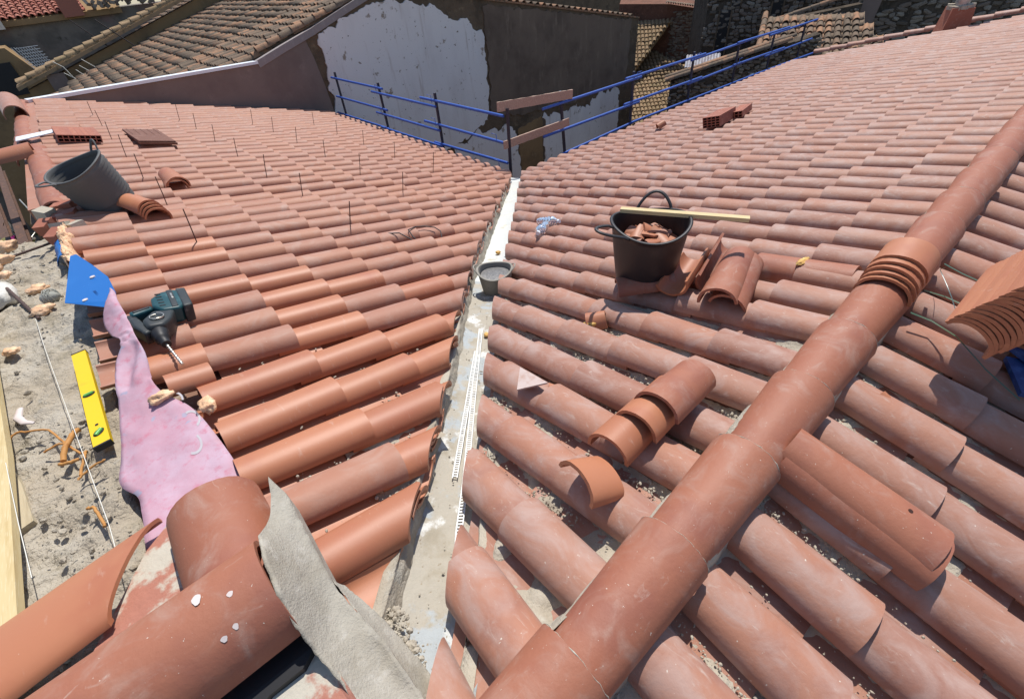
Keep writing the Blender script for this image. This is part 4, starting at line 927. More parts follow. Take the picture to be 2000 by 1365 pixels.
foams = [((-5.15, -1.03, 1.33), .085, 'biggest orange foam blob at the far corner of the wall top'), ((-4.955, -1.58, 1.29), .048, 'flattened orange foam blob between the bag and the blue sheet'), ((-4.935, -1.93, 1.30), .052, 'orange foam blob beside the ball of twine'),
         ((-5.085, -1.33, 1.345), .042, 'orange foam blob on top of the white bag'), ((-5.075, -2.25, 1.29), .033, 'small orange foam blob beside the pine board'), ((-5.09, -.74, 1.33), .07, 'pale foam slab behind the biggest blob')]
for i, (c, r, lb) in enumerate(foams): lump('foam_lump', lb, c, r, M['foam'], 'foam lump', amp=.55, sq=(1, .8, .5), seed=20 + i)
# foam squeezed out at the heads of the tile rows
ends = []
for k in range(2, 17):
    tt = head_t(k) if k < 13 else 4.62
    ends.append((k, s_at(UR, k, tt) - (.07 if k > 5 else 0.0), tt))
for i, (k, s, t) in enumerate(ends):
    if k in (3, 4, 5): continue
    if k in (8, 9, 14, 15, 16, 7, 6, 2): continue
    lump('foam_lump', {10: 'orange foam at the head of the tile row under the drill', 11: 'orange foam touching the top bend of the pink membrane', 12: 'orange foam at the right edge of the pink membrane, below the drill bit', 13: 'orange foam above the open tile channel by the membrane'}.get(k, 'orange foam'), FL.P(s, t + .012, .07), .026 if k != 13 else .036, M['foam'], 'foam lump', amp=.6, sq=(.8, 1.1, .6), seed=40 + i)
mb = MB(); vs = []
bm = bmesh.new()
rows = []
for q in range(80):
    y = -.98 - .66 * q / 79; r = []
    for j in range(9):
        u = j / 8; x = -4.765 + .065 * u + .014 * fbm((y, 0, 1), 14); z = 1.37 + .05 * math.sin(PI * u) + .035 * fbm((x * 3, y * 1.6, 3), 22, 4) - (.06 if j in (0, 8) else 0)
        r.append((x + .02 * fbm((x, y, 8), 20, 3), y, z - .1 * u * 0))
    rows.append(r)
bm.free(); tag(strip_mesh('foam_bead', rows, M['foam']), 'long orange foam bead sealing the tile heads by the blue strip', 'foam bead')

# blue sheet, blue strip, pink membrane
def sheet(name, label, grid, m, cat, thick=.002):
    o = strip_mesh(name, grid, m); md = o.modifiers.new('thickness', 'SOLIDIFY'); md.thickness = thick; return tag(o, label, cat)
def bil(c, nu, nv, f):
    a, b, c_, d = [Vector(p) for p in c]; g = []
    for i in range(nu + 1):
        u = i / nu; r = []
        for j in range(nv + 1):
            v = j / nv; p = (a.lerp(b, u)).lerp(d.lerp(c_, u), v); r.append(p + f(u, v))
        g.append(r)
    return g
mb = MB(); mb.prism([(-4.682, -1.66, 1.432), (-4.62, -1.93, 1.438), (-4.572, -2.17, 1.44), (-4.562, -2.40, 1.442), (-4.570, -2.50, 1.44), (-4.612, -2.51, 1.43), (-4.775, -2.265, 1.425), (-4.712, -1.65, 1.43)], (0, 0, -.003))
bs = tag(mb.build('blue_sheet', M['blue_sheet']), 'bright blue plastic sheet nailed over the tile heads', 'plastic sheet')
for (x, y, z) in ((-4.635, -2.10, 1.436), (-4.69, -2.34, 1.43)):
    mb = MB(); mb.tube([(x, y, z - .004), (x, y, z + .006)], .012, 12); mb.build('nail_head', M['white'], bs)
mb = MB()
for q in range(7): mb.box((-4.645 + .0018 * q, -2.28 - .011 * q, 1.4365 - .0003 * q), (.012, .0025, .001), Matrix.Rotation(-.15, 3, 'Z'))
mb.build('printed_mark', M['blue_dark'], bs)
g = []
for i in range(40):
    f = i / 39; y = -.28 - 1.12 * f; r = []
    for j in range(8):
        u = j / 7; r.append((-4.835 + .095 * u + .01 * noise((y * 9, u * 2, 0)) + .02 * f * .3, y, 1.30 + .07 * math.sin(PI * u * .9) + .016 * noise((y * 12, u * 3, 1))))
    g.append(r)
sheet('blue_strip', 'crumpled blue membrane strip along the edge behind the foam bead', g, M['blue_sheet'], 'membrane')
# pink membrane: left and right edge polylines
PL = [(-4.575, -2.38, 1.452), (-4.61, -2.50, 1.45), (-4.652, -2.60, 1.405), (-4.64, -2.74, 1.40), (-4.605, -2.88, 1.435), (-4.645, -2.96, 1.40), (-4.69, -3.18, 1.36), (-4.73, -3.40, 1.32), (-4.765, -3.58, 1.30), (-4.727, -3.69, 1.305), (-4.716, -3.80, 1.33), (-4.718, -3.95, 1.35), (-4.73, -4.1, 1.36)]
PR = [(-4.562, -2.42, 1.455), (-4.558, -2.58, 1.455), (-4.55, -2.72, 1.45), (-4.546, -2.84, 1.445), (-4.544, -2.93, 1.45), (-4.54, -3.05, 1.42), (-4.562, -3.18, 1.385), (-4.545, -3.28, 1.345), (-4.49, -3.40, 1.325), (-4.46, -3.58, 1.315), (-4.44, -3.80, 1.305), (-4.44, -4.02, 1.30), (-4.46, -4.2, 1.29)]
def poly_at(P, f):
    P = [Vector(p) for p in P]; x = f * (len(P) - 1); i = min(len(P) - 2, int(x)); t = x - i
    p0 = P[max(0, i - 1)]; p1 = P[i]; p2 = P[i + 1]; p3 = P[min(len(P) - 1, i + 2)]
    return 0.5 * ((2 * p1) + (p2 - p0) * t + (2 * p0 - 5 * p1 + 4 * p2 - p3) * t * t + (3 * p1 - p0 - 3 * p2 + p3) * t ** 3)
g = []
for i in range(121):
    f = i / 120; a = poly_at(PL, f); b = poly_at(PR, f); r = []
    for j in range(15):
        u = j / 14; p = a.lerp(b, u); p.z += .008 * noise((p.x * 14, p.y * 8, 1)) + .012 * math.sin(PI * u) * (1 if f < .3 else .3)
        p.z += .0035 * abs(noise((p.x * 30 + p.y * 9, p.y * 13 - p.x * 6, 5))) * 2
        if .36 < f < .5: p.z += .012 * math.sin(u * 9 + f * 30)
        r.append(p)
    g.append(r)
sheet('pink_membrane', 'pink woven membrane curling along the heads of the tile rows', g, M['pink'], 'membrane', .0015)
mb = MB()
for pts in ([(-4.74, -3.02, 1.36), (-4.66, -3.10, 1.347), (-4.58, -3.13, 1.335)], [(-4.75, -3.5, 1.348), (-4.66, -3.56, 1.338), (-4.5, -3.58, 1.325)]):
    pass
mb = MB()
for (cx_, cy_, a0_, a1_) in [(-4.505, -3.47, -1.2, 1.9), (-4.53, -3.60, -2.2, .6), (-4.525, -3.34, -.4, 2.2)]:
    P = [Vector((cx_ + .022 * math.cos(a0_ + (a1_ - a0_) * q / 14), cy_ + .045 * math.sin(a0_ + (a1_ - a0_) * q / 14), 1.345)) for q in range(15)]
    vs = []
    for i_, p_ in enumerate(P): vs += [p_, p_ + (p_ - Vector((cx_, cy_, 1.345))) * .30]
    mb.add(vs, [(2 * i_, 2 * i_ + 1, 2 * i_ + 3, 2 * i_ + 2) for i_ in range(14)])
pm = bpy.data.objects['pink_membrane']; pr_ = mb.build('printed_mark', M['plaster_lilac'], pm)
sw_ = pr_.modifiers.new('wrap', 'SHRINKWRAP'); sw_.target = pm; sw_.wrap_method = 'PROJECT'; sw_.use_project_z = True; sw_.use_negative_direction = True; sw_.use_positive_direction = True; sw_.offset = .0012; sw_.wrap_mode = 'ABOVE_SURFACE'
# foam slab at the open tile head
lump('foam_lump', 'ragged orange foam under the half lifted tile beside the membrane', (-4.555, -3.30, 1.36), .036, M['foam'], 'foam lump', amp=.6, sq=(1.3, .7, .5), seed=61)
ltile(FL, -3.235, 4.57, .075, math.radians(4), .0, -.3, 'half lifted orange tile piece bedded in foam by the membrane', M['clay_fresh'], L=.16, wl=.12, wu=.11, hl=.05, hu=.045, seed=155)
# roots / orange fibre scraps
mb = MB()
for pts, r in [([(-5.09, -3.02, 1.285), (-5.05, -2.99, 1.30), (-5.01, -3.02, 1.30), (-4.955, -3.06, 1.30), (-4.93, -3.12, 1.295), (-4.905, -3.20, 1.29)], .004), ([(-4.915, -3.30, 1.295), (-4.895, -3.24, 1.31), (-4.87, -3.19, 1.31), (-4.855, -3.16, 1.30)], .010),
               ([(-4.97, -3.19, 1.295), (-4.91, -3.20, 1.30), (-4.87, -3.29, 1.30), (-4.845, -3.33, 1.30)], .004), ([(-4.875, -3.42, 1.29), (-4.855, -3.36, 1.30), (-4.845, -3.31, 1.30)], .005), ([(-4.88, -3.44, 1.295), (-4.84, -3.42, 1.30), (-4.79, -3.43, 1.31)], .004), ([(-4.87, -3.60, 1.29), (-4.845, -3.63, 1.30), (-4.83, -3.72, 1.29)], .005), ([(-4.93, -3.30, 1.29), (-4.90, -3.33, 1.30), (-4.87, -3.33, 1.295)], .006)]:
    P = [poly_at(pts, q / 14) + Vector((jit(.002), jit(.002), jit(.002))) for q in range(15)]
    mb.tube(P, r, 6)
tag(mb.build('plant_roots', M['root']), 'dry orange roots lying on the wall top beside the level', 'roots', kind='stuff')
def g_wall(i):
    y = -0.5 - 3.6 * R_.random(); x = -4.78 - .5 * R_.random()
    if noise((x * 4, y * 4, 3)) < 0: return None
    return (x, y, 1.262 + .028 * fbm((x, y, 0), 4.5, 5) + .01)
scatter('mortar_crumbs', 'loose grit and small stones on the rough wall top', g_wall, M['mortar_rough'], 1600, .002, .014)

# hammer drill lying on its side
dr = empty('hammer_drill', 'teal and black hammer drill with long bit lying on the left tiles', 'drill')
def slab(name, pts, h0, h1, m, bev=.006):
    """bevelled plate cut to an outline given along the slope"""
    bm = bmesh.new(); lo = [bm.verts.new(FL.P(a, t, h0)) for a, t in pts]; hi = [bm.verts.new(FL.P(a, t, h1)) for a, t in pts]; n = len(pts)
    bm.faces.new(hi); bm.faces.new(lo[::-1])
    for q in range(n): bm.faces.new((lo[q], lo[(q + 1) % n], hi[(q + 1) % n], hi[q]))
    bmesh.ops.recalc_face_normals(bm, faces=bm.faces)
    bmesh.ops.bevel(bm, geom=bm.edges[:] , offset=bev, segments=2, affect='EDGES', profile=.6)
    for f in bm.faces: f.smooth = True
    return link(name, bm_mesh(bm, name), M[m], dr)
slab('motor_housing', [(-2.60, 4.625), (-2.585, 4.565), (-2.62, 4.545), (-2.76, 4.548), (-2.80, 4.575), (-2.80, 4.645), (-2.74, 4.675), (-2.66, 4.67)], .125, .205, 'teal', .012)
slab('vent_band', [(-2.600, 4.600), (-2.594, 4.575), (-2.785, 4.580), (-2.79, 4.605)], .195, .209, 'drill_dark', .003)
for q in range(5): slab('vent_slot', [(-2.62 - .033 * q, 4.648), (-2.62 - .033 * q, 4.625), (-2.628 - .033 * q, 4.625), (-2.628 - .033 * q, 4.648)], .203, .2075, 'black', .001)
slab('battery', [(-2.585, 4.560), (-2.59, 4.520), (-2.79, 4.525), (-2.80, 4.565)], .118, .208, 'drill_dark', .008)
slab('badge', [(-2.64, 4.590), (-2.64, 4.583), (-2.70, 4.584), (-2.70, 4.591)], .2085, .2105, 'steel', .0006)
slab('handle', [(-2.70, 4.675), (-2.735, 4.672), (-2.775, 4.755), (-2.735, 4.765)], .13, .19, 'teal', .010)
slab('grip', [(-2.712, 4.685), (-2.728, 4.684), (-2.758, 4.748), (-2.740, 4.752)], .18, .194, 'black', .004)
slab('front_guard', [(-2.735, 4.775), (-2.755, 4.745), (-2.93, 4.705), (-2.95, 4.735), (-2.86, 4.765)], .12, .18, 'drill_dark', .010)
slab('gear_case', [(-2.78, 4.68), (-2.80, 4.60), (-2.88, 4.625), (-2.93, 4.66), (-2.93, 4.72), (-2.86, 4.73)], .115, .20, 'drill_dark', .014)
mb = MB()
for q in range(4): mb.tube([FL.P(-2.86 + .028 * math.cos(a + q), 4.675 + .026 * math.sin(a + q), .203 + .002 * q) for a in [e_ * .28 for e_ in range(12)]], .0028, 5)
mb.build('mode_selector', M['steel'], dr)
mb = MB(); mb.tube([FL.P(-2.90, 4.685, .155), FL.P(-2.955, 4.685, .155), FL.P(-2.965, 4.685, .155), FL.P(-2.985, 4.683, .152), FL.P(-2.99, 4.683, .152), FL.P(-3.03, 4.678, .15)], [.036, .034, .028, .029, .024, .018], 16); mb.build('chuck', M['black'], dr)
mb = MB(); A_ = FL.P(-3.02, 4.68, .15); B_ = FL.P(-3.20, 4.655, .135); P = [A_.lerp(B_, q / 50) for q in range(51)]; mb.tube(P, [.005 + .0018 * math.sin(q * 1.3) for q in range(51)], 8); mb.build('drill_bit', M['steel'], dr)

# ================================================================== railing at the eaves
def steel(mb_, name, m, root): return mb_.build(name, m, root)
def rail_thing(label, posts, rails, clips=()):
    root = empty('guard_railing', label, 'railing')
    for a, b in posts:
        mb = MB(); mb.box((Vector(a) + Vector(b)) / 2, (.036, .036, (Vector(b) - Vector(a)).length), (Vector(b) - Vector(a)).to_track_quat('Z', 'Y').to_matrix()); steel(mb, 'post', M['dark_steel'], root)
    for a, b in rails:
        mb = MB(); mb.tube([a, b], .021, 10); steel(mb, 'rail', M['blue_steel'], root)
    for c, d in clips:
        c = Vector(c); d = Vector(d); mb = MB(); mb.tube([c, c + Vector((0, 0, .11)), c + Vector((0, 0, .11)) + d * .12], .005, 6); steel(mb, 'rail_hook', M['blue_steel'], root)
X0 = .35
postsL = [((X0, 6.35, -.8), (X0, 6.28, .86)), ((X0, 4.33, -.8), (X0, 4.30, .83)), ((X0, 2.32, -.8), (X0, 2.28, .86)), ((X0, .47, -.8), (X0 + .02, .42, .84))]
railsL = []
xo = X0 - .035
for h0, hs in ((.75, (0, -.07, 0)), (.37, (0, -.05, -.04))):
    railsL += [((xo, 6.46, h0), (xo, 4.10, h0 + .0)), ((xo - .045, 4.50, h0 - .075), (xo - .045, 2.20, h0 - .075)), ((xo, 2.72, h0 - .0), (xo, .46, h0 + .0))]
railsL += [((xo, 6.68, -.0), (xo, 4.2, .01)), ((xo - .045, 4.45, .02), (xo - .045, 2.2, .03)), ((xo, 2.5, .04), (xo, .45, .08))]
clips = [((xo - .04, 4.30, .70), (0, -1, 0)), ((xo - .04, 4.30, .32), (0, 1, 0)), ((xo - .04, 2.30, .36), (0, 1, 0)), ((xo - .04, 2.3, .72), (0, 1, 0)), ((xo - .04, .62, .37), (0, 1, 0)), ((xo - .04, .62, -.02), (0, 1, 0))]
rail_thing('blue tube railing on dark posts along the eaves of the left slope', postsL, railsL, clips)
Y0 = .40
postsR = [((1.60, Y0, -.8), (1.44, Y0, .86)), ((3.27, Y0, -.8), (3.27, Y0, .80)), ((5.13, Y0, -.8), (5.13, Y0, .80)), ((6.85, Y0, -.8), (6.85, Y0, .72)), ((8.4, Y0, -.8), (8.4, Y0, .70)), ((10.0, Y0, -.8), (9.95, Y0, .72))]
yo = Y0 - .035
railsR = []
for h in (.70, .30):
    railsR += [((1.02, yo, h), (3.45, yo, h - .01)), ((2.95, yo - .045, h + .05), (5.4, yo - .045, h + .03)), ((5.0, yo, h - .02), (7.3, yo, h)), ((6.6, yo - .045, h + .03), (8.9, yo - .045, h)), ((8.1, yo, h - .05), (10.5, yo, h - .05))]
railsR += [((1.45, yo, -.08), (3.5, yo, -.02)), ((3.2, yo - .045, -.0), (5.6, yo - .045, -.02)), ((5.3, yo, -.04), (8.0, yo, -.06)), ((7.7, yo - .045, -.04), (10.7, yo - .045, -.09))]
rail_thing('blue tube railing climbing along the eaves of the long right slope', postsR, railsR, [((3.27, yo - .04, .68), (1, 0, 0)), ((5.13, yo - .04, .66), (1, 0, 0)), ((6.85, yo - .04, .3), (1, 0, 0))])
def plank_between(label, a, b, w, th):
    a = Vector(a); b = Vector(b); L = (b - a).length; mb = MB(); n = 24; vs = []
    for i in range(n + 1):
        y = L * (i / n - .5)
        for x, z in ((-th / 2, -w / 2), (th / 2, -w / 2), (th / 2, w / 2 - .004), (-th / 2, w / 2 - .004)): vs.append((x, y, z + jit(.003)))
    mb.add(vs, [(4 * i + k, 4 * i + (k + 1) % 4, 4 * i + 4 + (k + 1) % 4, 4 * i + 4 + k) for i in range(n) for k in range(4)] + [(3, 2, 1, 0), (4 * n, 4 * n + 1, 4 * n + 2, 4 * n + 3)])
    return tag(link('plank', mb.mesh('plank'), M['chip'], None, aim((a + b) / 2, b - a)), label, 'plank')
plank_between('upper reddish plank tied across the corner of the two railings', (.22, .46, .89), (1.66, .35, .78), .13, .022)
plank_between('lower reddish plank across the corner of the two railings', (.27, .45, .355), (1.56, .33, .40), .12, .022)

# ================================================================== neighbouring gable
WA = Vector((-4.82, 5.95, 0)); WB = Vector((.32, 6.98, 0)); WC = Vector((12.2, 7.0, 0))
def wallp(x, z, off=0.0):
    """point on the neighbour's wall at x, pushed off towards the camera"""
    a, b = (WA, WB) if x < WB.x else (WB, WC)
    f = (x - a.x) / (b.x - a.x); p = a.lerp(b, f); d = (b - a).normalized(); nn = Vector((d.y, -d.x, 0))
    p = p + nn * off; p.z = z; return p
gab = empty('neighbour_gable', 'tall gable wall with peeling white and dark brown plaster behind the blue railing', 'gable wall')
def rake(x): return 1.25 + .27 * (x + 1.0) if x < -1.0 else (1.25 + (x + 1.0) * (1.60 - 1.25) / 1.42 if x < .42 else (1.60 + .32 * (x - .42) if x < 2.24 else 2.18 - .18 * (x - 2.24)))
def wall_panel(name, poly, off, th, m, ragged=0.0, n=10):
    """extruded panel from an (x, z) outline; ragged edges"""
    pts = []
    for (x0, z0), (x1, z1) in zip(poly, poly[1:] + poly[:1]):
        L = math.hypot(x1 - x0, z1 - z0); k = max(1, int(L / .05)) if ragged else max(1, int(L / 1.0))
        for q in range(k):
            f = q / k; x = x0 + (x1 - x0) * f; z = z0 + (z1 - z0) * f
            if ragged: x, z = x + ragged * 1.6 * fbm((x, z, 3), 4.5, 5), z + ragged * 1.8 * fbm((x, z, 8), 4.5, 5)
            pts.append((x, z))
    bm = bmesh.new(); top = [bm.verts.new(wallp(x, z, off + th)) for x, z in pts]; bot = [bm.verts.new(wallp(x, z, off)) for x, z in pts]
    es = [bm.edges.new((top[i], top[(i + 1) % len(top)])) for i in range(len(top))]
    bmesh.ops.triangle_fill(bm, edges=es, use_beauty=True)
    for i in range(len(top)):
        j = (i + 1) % len(top); bm.faces.new((top[i], top[j], bot[j], bot[i]))
    bmesh.ops.recalc_face_normals(bm, faces=bm.faces)
    return link(name, bm_mesh(bm, name), m, gab)
mb = MB(); poly = [wallp(x, -8) for x in (-4.82, .32, 12.2)] + [wallp(x, rake(x)) for x in (12.2, 2.24, .42, .3, -1.0)] + [wallp(-4.82, 1.20)]
lo = [wallp(x, -8) for x in (-4.82, .32, 2.24, 12.2)]; 
xsw = [-4.82, -3.4, -2.2, -1.0, .32, .42, 1.4, 2.24, 4, 6, 8, 10, 12.2]
vs = []
for x in xsw: vs += [wallp(x, -8), wallp(x, rake(x) if x > -1.0 else 1.25 - .034 * (x + 1.0))]
mb.add(vs, [(2 * i, 2 * i + 2, 2 * i + 3, 2 * i + 1) for i in range(len(xsw) - 1)])
mb.add([wallp(12.2, -8), wallp(12.2, -8) + Vector((0, 9, 0)), wallp(12.2, rake(12.2)) + Vector((0, 9, 0)), wallp(12.2, rake(12.2))], [(0, 1, 2, 3)])
mb.build('bare_masonry', M['wall_raw'], gab)
wall_panel('white_plaster', [(0.51,1.55),(0.45,0.97),(0.37,-0.11),(1.36,-0.77),(2.53,-1.3),(3.23,-1.75),(4.22,-1.56),(4.67,-1.39),(4.98,-1.26),(5.08,-0.58),(5.14,0.42),(5.08,0.98),(4.80,1.02),(4.63,1.32),(4.17,1.33),(3.68,1.63),(3.0,1.80),(2.24,1.95),(1.4,1.78),(0.96,1.64)], .0, .045, M['plaster_white'], .05)
wall_panel('lower_white_plaster', [(3.54,-1.66),(4.1,-1.72),(4.59,-1.47),(5.0,-1.66),(5.67,-1.60),(6.15,-2.0),(6.17,-3.4),(5.49,-3.4),(4.2,-3.2)], .0, .02, M['plaster_white'], .07)
wall_panel('right_white_plaster', [(7.35,-1.62),(8.1,-1.85),(8.85,-1.74),(9.4,-1.9),(10.18,-1.58),(11.3,-1.61),(11.35,-3.4),(7.30,-3.4)], .0, .02, M['plaster_white'], .09)
wall_panel('olive_plaster', [(6.20,-1.85),(7.28,-1.68),(7.24,-3.6),(6.2,-3.6)], .0, .015, M['ochre'], .03)
wall_panel('dark_plaster', [(5.20,1.52),(5.24,0.5),(5.14,-1.15),(6.3,-1.45),(7.4,-1.50),(8.8,-1.62),(10.2,-1.45),(11.6,-1.48),(11.7,-1.0),(11.75,.38),(9,.88),(7,1.22)], .0, .035, M['plaster_dark'], .035)
wall_panel('grey_patch', [(4.64,.56),(4.95,.46),(4.98,0.2),(4.92,-.05),(4.72,-.06),(4.62,.2)], .027, .006, M['plaster_lilac'], .015)
wall_panel('brown_render', [(-4.82,1.37),(-4.82,.6),(-4.82,-.6),(.20,-.6),(.34,-.11),(.30,.55),(.24,1.1),(.16,1.46),(-.4,1.36),(-1.0,1.22)], .0, .03, M['plaster_brown'], 0)
# copings
def bar_on_wall(name, pts, w, h, m, off=.03):
    for i, (a, b) in enumerate(zip(pts, pts[1:])):
        A = wallp(*a, off - w / 2); B = wallp(*b, off - w / 2); d = B - A; mb = MB()
        mb.box((0, 0, 0), (w, d.length, h)); link(name, mb.mesh(name), m, None, aim((A + B) / 2, d)).parent = gab
bar_on_wall('white_coping', [(-4.83, 1.405), (-1.06, 1.255)], .20, .05, M['coping_white'], .07)
bar_on_wall('grey_coping', [(-1.06, 1.22), (-.4, 1.39), (.42, 1.59), (1.3, 1.87), (2.24, 2.16)], .10, .13, M['coping_grey'], .05)
for i in range(26):
    x = 5.1 + i * .265; t = wtile('rake_tile', None, aim(wallp(x, rake(x) + .01, .06), Vector((.1, -1, -.08)) * -1, (.18, 0, 1)), M['clay_old'], L=.42, wl=.2, wu=.17, seed=200 + i % 5, cat=None); t.parent = gab
bar_on_wall('rake_edge', [(2.24, 2.19), (12.2, .40)], .25, .04, M['clay_old'], .04)

# ---- old tiled roof behind the gable: rows run down to the left
AN = math.atan(.27)
FN = Fr((2.24, 7.05, 2.13), (0, 1, 0), (math.cos(AN), 0, math.sin(AN)), (-math.sin(AN), 0, math.cos(AN)))   # t negative down the slope
old_cover = [bm_mesh(tile_bm(seg=6, nl=1, wob=.06, seed=300 + i, L=.44, wl=.20, wu=.16, hl=.10, hu=.085, th=.018), 'cover_tile') for i in range(4)]
old_chan = [bm_mesh(tile_bm(seg=5, nl=1, concave=True, wob=.05, seed=310 + i, L=.44, wl=.17, wu=.19, hl=.05, hu=.05, th=.015), 'channel_tile') for i in range(2)]
def old_roof(label, frame, rows, t_range, m, step=.33, spacing=.235, test=None, lim=296, chan=True, name='old_tiled_roof', rough=1.0, root=None):
    root = root or empty(name, label, 'roof'); L = []
    for i in range(rows):
        s = .12 + spacing * i + jit(.012)
        n = int((t_range[1] - t_range[0]) / step)
        for q in range(n):
            t = t_range[0] + step * q + jit(.03) * rough
            p = frame.P(s, t)
            if test and not test(p, s, t): continue
            mw = frame.mw(s + jit(.012) * rough, t, .035 + jit(.008) * rough, yaw=jit(.06) * rough, tilt=-.10 + jit(.035) * rough, roll=jit(.12) * rough)
            L.append(('cover_tile', mw, old_cover[(i * 3 + q) % 4]))
            if chan: L.append(('channel_tile', frame.mw(s + spacing / 2, t + .1, 0, tilt=-.04), old_chan[q % 2]))
    L.sort(key=lambda e: (e[1].translation - CAM).length + (0 if in_view(e[1].translation, 1.02) else 60))
    cnt = {'cover_tile': 0, 'channel_tile': 0}; V = []; F = []; SM = []
    for kind, mw, me in L:
        if cnt[kind] < (lim if kind == 'cover_tile' else 0):
            cnt[kind] += 1; o = bpy.data.objects.new(kind, me); COL.objects.link(o)
            if not me.materials: me.materials.append(m)
            o.material_slots[0].link = 'OBJECT'; o.material_slots[0].material = m; o.matrix_world = mw; o.parent = root
        else:
            b0 = len(V); V += [tuple(mw @ v.co) for v in me.vertices]
            for f in me.polygons: F.append(tuple(i + b0 for i in f.vertices)); SM.append(f.use_smooth)
    if V:
        me = bpy.data.meshes.new('roof_tiling'); me.from_pydata(V, [], F); me.polygons.foreach_set('use_smooth', SM)
        link('roof_tiling', me, m, root)['kind'] = 'stuff'
    return root
nr = old_roof('old mottled clay tile roof running down to the left behind the gable', FN, 76, (-7.6, 0), M['clay_old'], test=lambda p, s, t: p.y < 17.0 + max(0, (p.x + 4.5)) * 1.55 and p.y > wallp(p.x, 0).y + .12)
mb = MB(); mb.prism([FN.P(a, t, -.03) for a, t in [(0, -7.5), (9.9, -7.5), (9.9, -7.0), (17.6, -2.2), (17.6, 0), (0, 0)]], (0, 0, -.15)); mb.build('roof_deck', M['deck'], nr)
# rake tiles along the near edge of that roof (right at the coping)
for i in range(19):
    t = -3.2 + i * .30 - .0; p = FN.P(-.02, t - 2.2 + 2.2, .05)
    if t > -.1: break
    link('rake_tile', old_cover[i % 4], M['clay_old'], None, FN.mw(.04 + jit(.01), t, .10, yaw=jit(.05), tilt=-.06)).parent = nr
# ochre wall and its tile capping beyond that roof
ow = empty('ochre_wall', 'ochre courtyard wall capped with two rows of mossy clay tiles', 'wall')
mb = MB(); mb.prism([(-5.25, 18.2, -8), (2.2, 18.2, -8), (2.2, 18.2, 2.6), (.1, 18.2, 1.98), (-5.25, 18.2, .42)], (0, .5, 0)); mb.build('wall_body', M['ochre'], ow)
mb = MB(); mb.box((-4.35, 18.12, -1.5), (.5, .14, 4.5), Matrix.Rotation(.0, 3, 'Y')); mb.build('pilaster', M['plaster_brown'], ow)
AO = math.atan((2.26 - .66) / (0.1 + 5.31)); FO = Fr((-5.38, 18.0, .62), (0, 1, 0), (math.cos(AO), 0, math.sin(AO)), (-math.sin(AO), 0, math.cos(AO)))
old_roof(None, FO, 3, (0, 8.2), M['clay_moss'], step=.34, spacing=.25, root=ow, chan=False)
mb = MB(); mb.prism([FO.P(a, t, -.02) for a, t in [(-.05, -.1), (.85, -.1), (.85, 8.2), (-.05, 8.2)]], (0, 0, -.1)); mb.build('capping_bed', M['clay_moss'], ow)
# long stalks in front of the ochre wall
mb = MB()
for (x, z, x2, z2) in [(-3.6, .38, -4.1, .82), (-3.45, .45, -3.75, .85), (-3.25, .6, -3.6, .95), (-3.05, .7, -3.45, 1.1), (-3.9, .9, -4.2, 1.15)]:
    mb.tube([(x, 17.6, z - .4), ((x + x2) / 2 + .03, 17.6, (z + z2) / 2 - .1), (x2, 17.6, z2 - .05)], .012, 5)
tag(mb.build('dry_stalks', M['string']), 'pale dry stalks standing against the ochre wall', 'stalks')
for (xa, za, xb, zb, yy) in [(-2.0, 1.45, -1.2, .45, 17.8), (-2.6, 1.5, -2.0, .6, 18.9)]:
    mb = MB(); mb.tube([(xa - .5, yy, za + .55), (xb, yy - .3, zb)], .018, 5); tag(mb.build('bare_branch', M['cable']), 'thin dark %s leaning over the mossy wall capping' % ('bare branch' if xa > -2.3 else 'leafless twig, the more distant one,'), 'branch')

# ---- grey house far left with red tile roof and wire basket
gh = empty('grey_house', 'grey stained house wall in shade at the far left under a red tile roof', 'house')
mb = MB(); mb.prism([(-9.5, 27, -9), (6, 27, -9), (6, 27, 2.10), (-2.3, 27, 2.12), (-9.5, 27, 2.05)], (0, 3, 0)); mb.build('wall', M['grey_wall'], gh)
AG = .30; FG = Fr((-9, 26.8, 2.12), (1, 0, 0), (0, math.cos(AG), math.sin(AG)), (0, -math.sin(AG), math.cos(AG)))
old_roof(None, FG, 28, (0, 3.2), M['clay_red'], step=.34, spacing=.25, root=gh, rough=.5)
mb = MB(); mb.prism([FG.P(a, t, -.02) for a, t in [(-.3, 0), (8.4, 0), (8.4, 3.4), (-.3, 3.4)]], (0, 0, -.2)); mb.build('eaves_slab', M['ochre'], gh)
mb = MB(); mb.box((-2.45, 26.9, 2.35), (.75, .6, .75)); mb.build('chimney_base', M['clay_red'], gh)
mb = MB()
for q in range(60): mb.box((-1.9 + 3.6 * R_.random(), 26.7 + jit(.2), 2.18 + .28 * R_.random()), (.22 * R_.random() + .05, .2, .12), Matrix.Rotation(R_.uniform(0, 3), 3, 'Y'))
o = mb.build('broken_coping', M['stone'], gh); o['kind'] = 'stuff'
mb = MB(); mb.box((-5.25, 26.6, 2.3), (.5, .35, .9)); mb.build('downpipe_box', M['galv'], gh)
mb = MB(); mb.prism([(-8.5, 24, -9), (-5.35, 24, -9), (-4.35, 24, -.35), (-5.35, 24, 1.35), (-8.5, 24, 1.5)], (0, 2.8, 0)); mb.build('side_wall', M['ochre'], gh)
mb = MB(); mb.box((-5.95, 23.97, .35), (.95, .1, 1.1)); mb.build('dark_opening', M['black'], gh)
wb = MB()
for q in range(9): wb.box((-5.0 + .085 * q, 23.6, .95 - .01 * q), (.018, .02, .85), Matrix.Rotation(-.35, 3, 'Y'))
for q in range(8): wb.box((-4.68 + .02 * q, 23.6, 1.3 - .1 * q), (.72, .02, .018))
tag(wb.build('wire_rack', M['pvc']), 'white wire rack hanging on the shaded wall at the far left', 'rack')

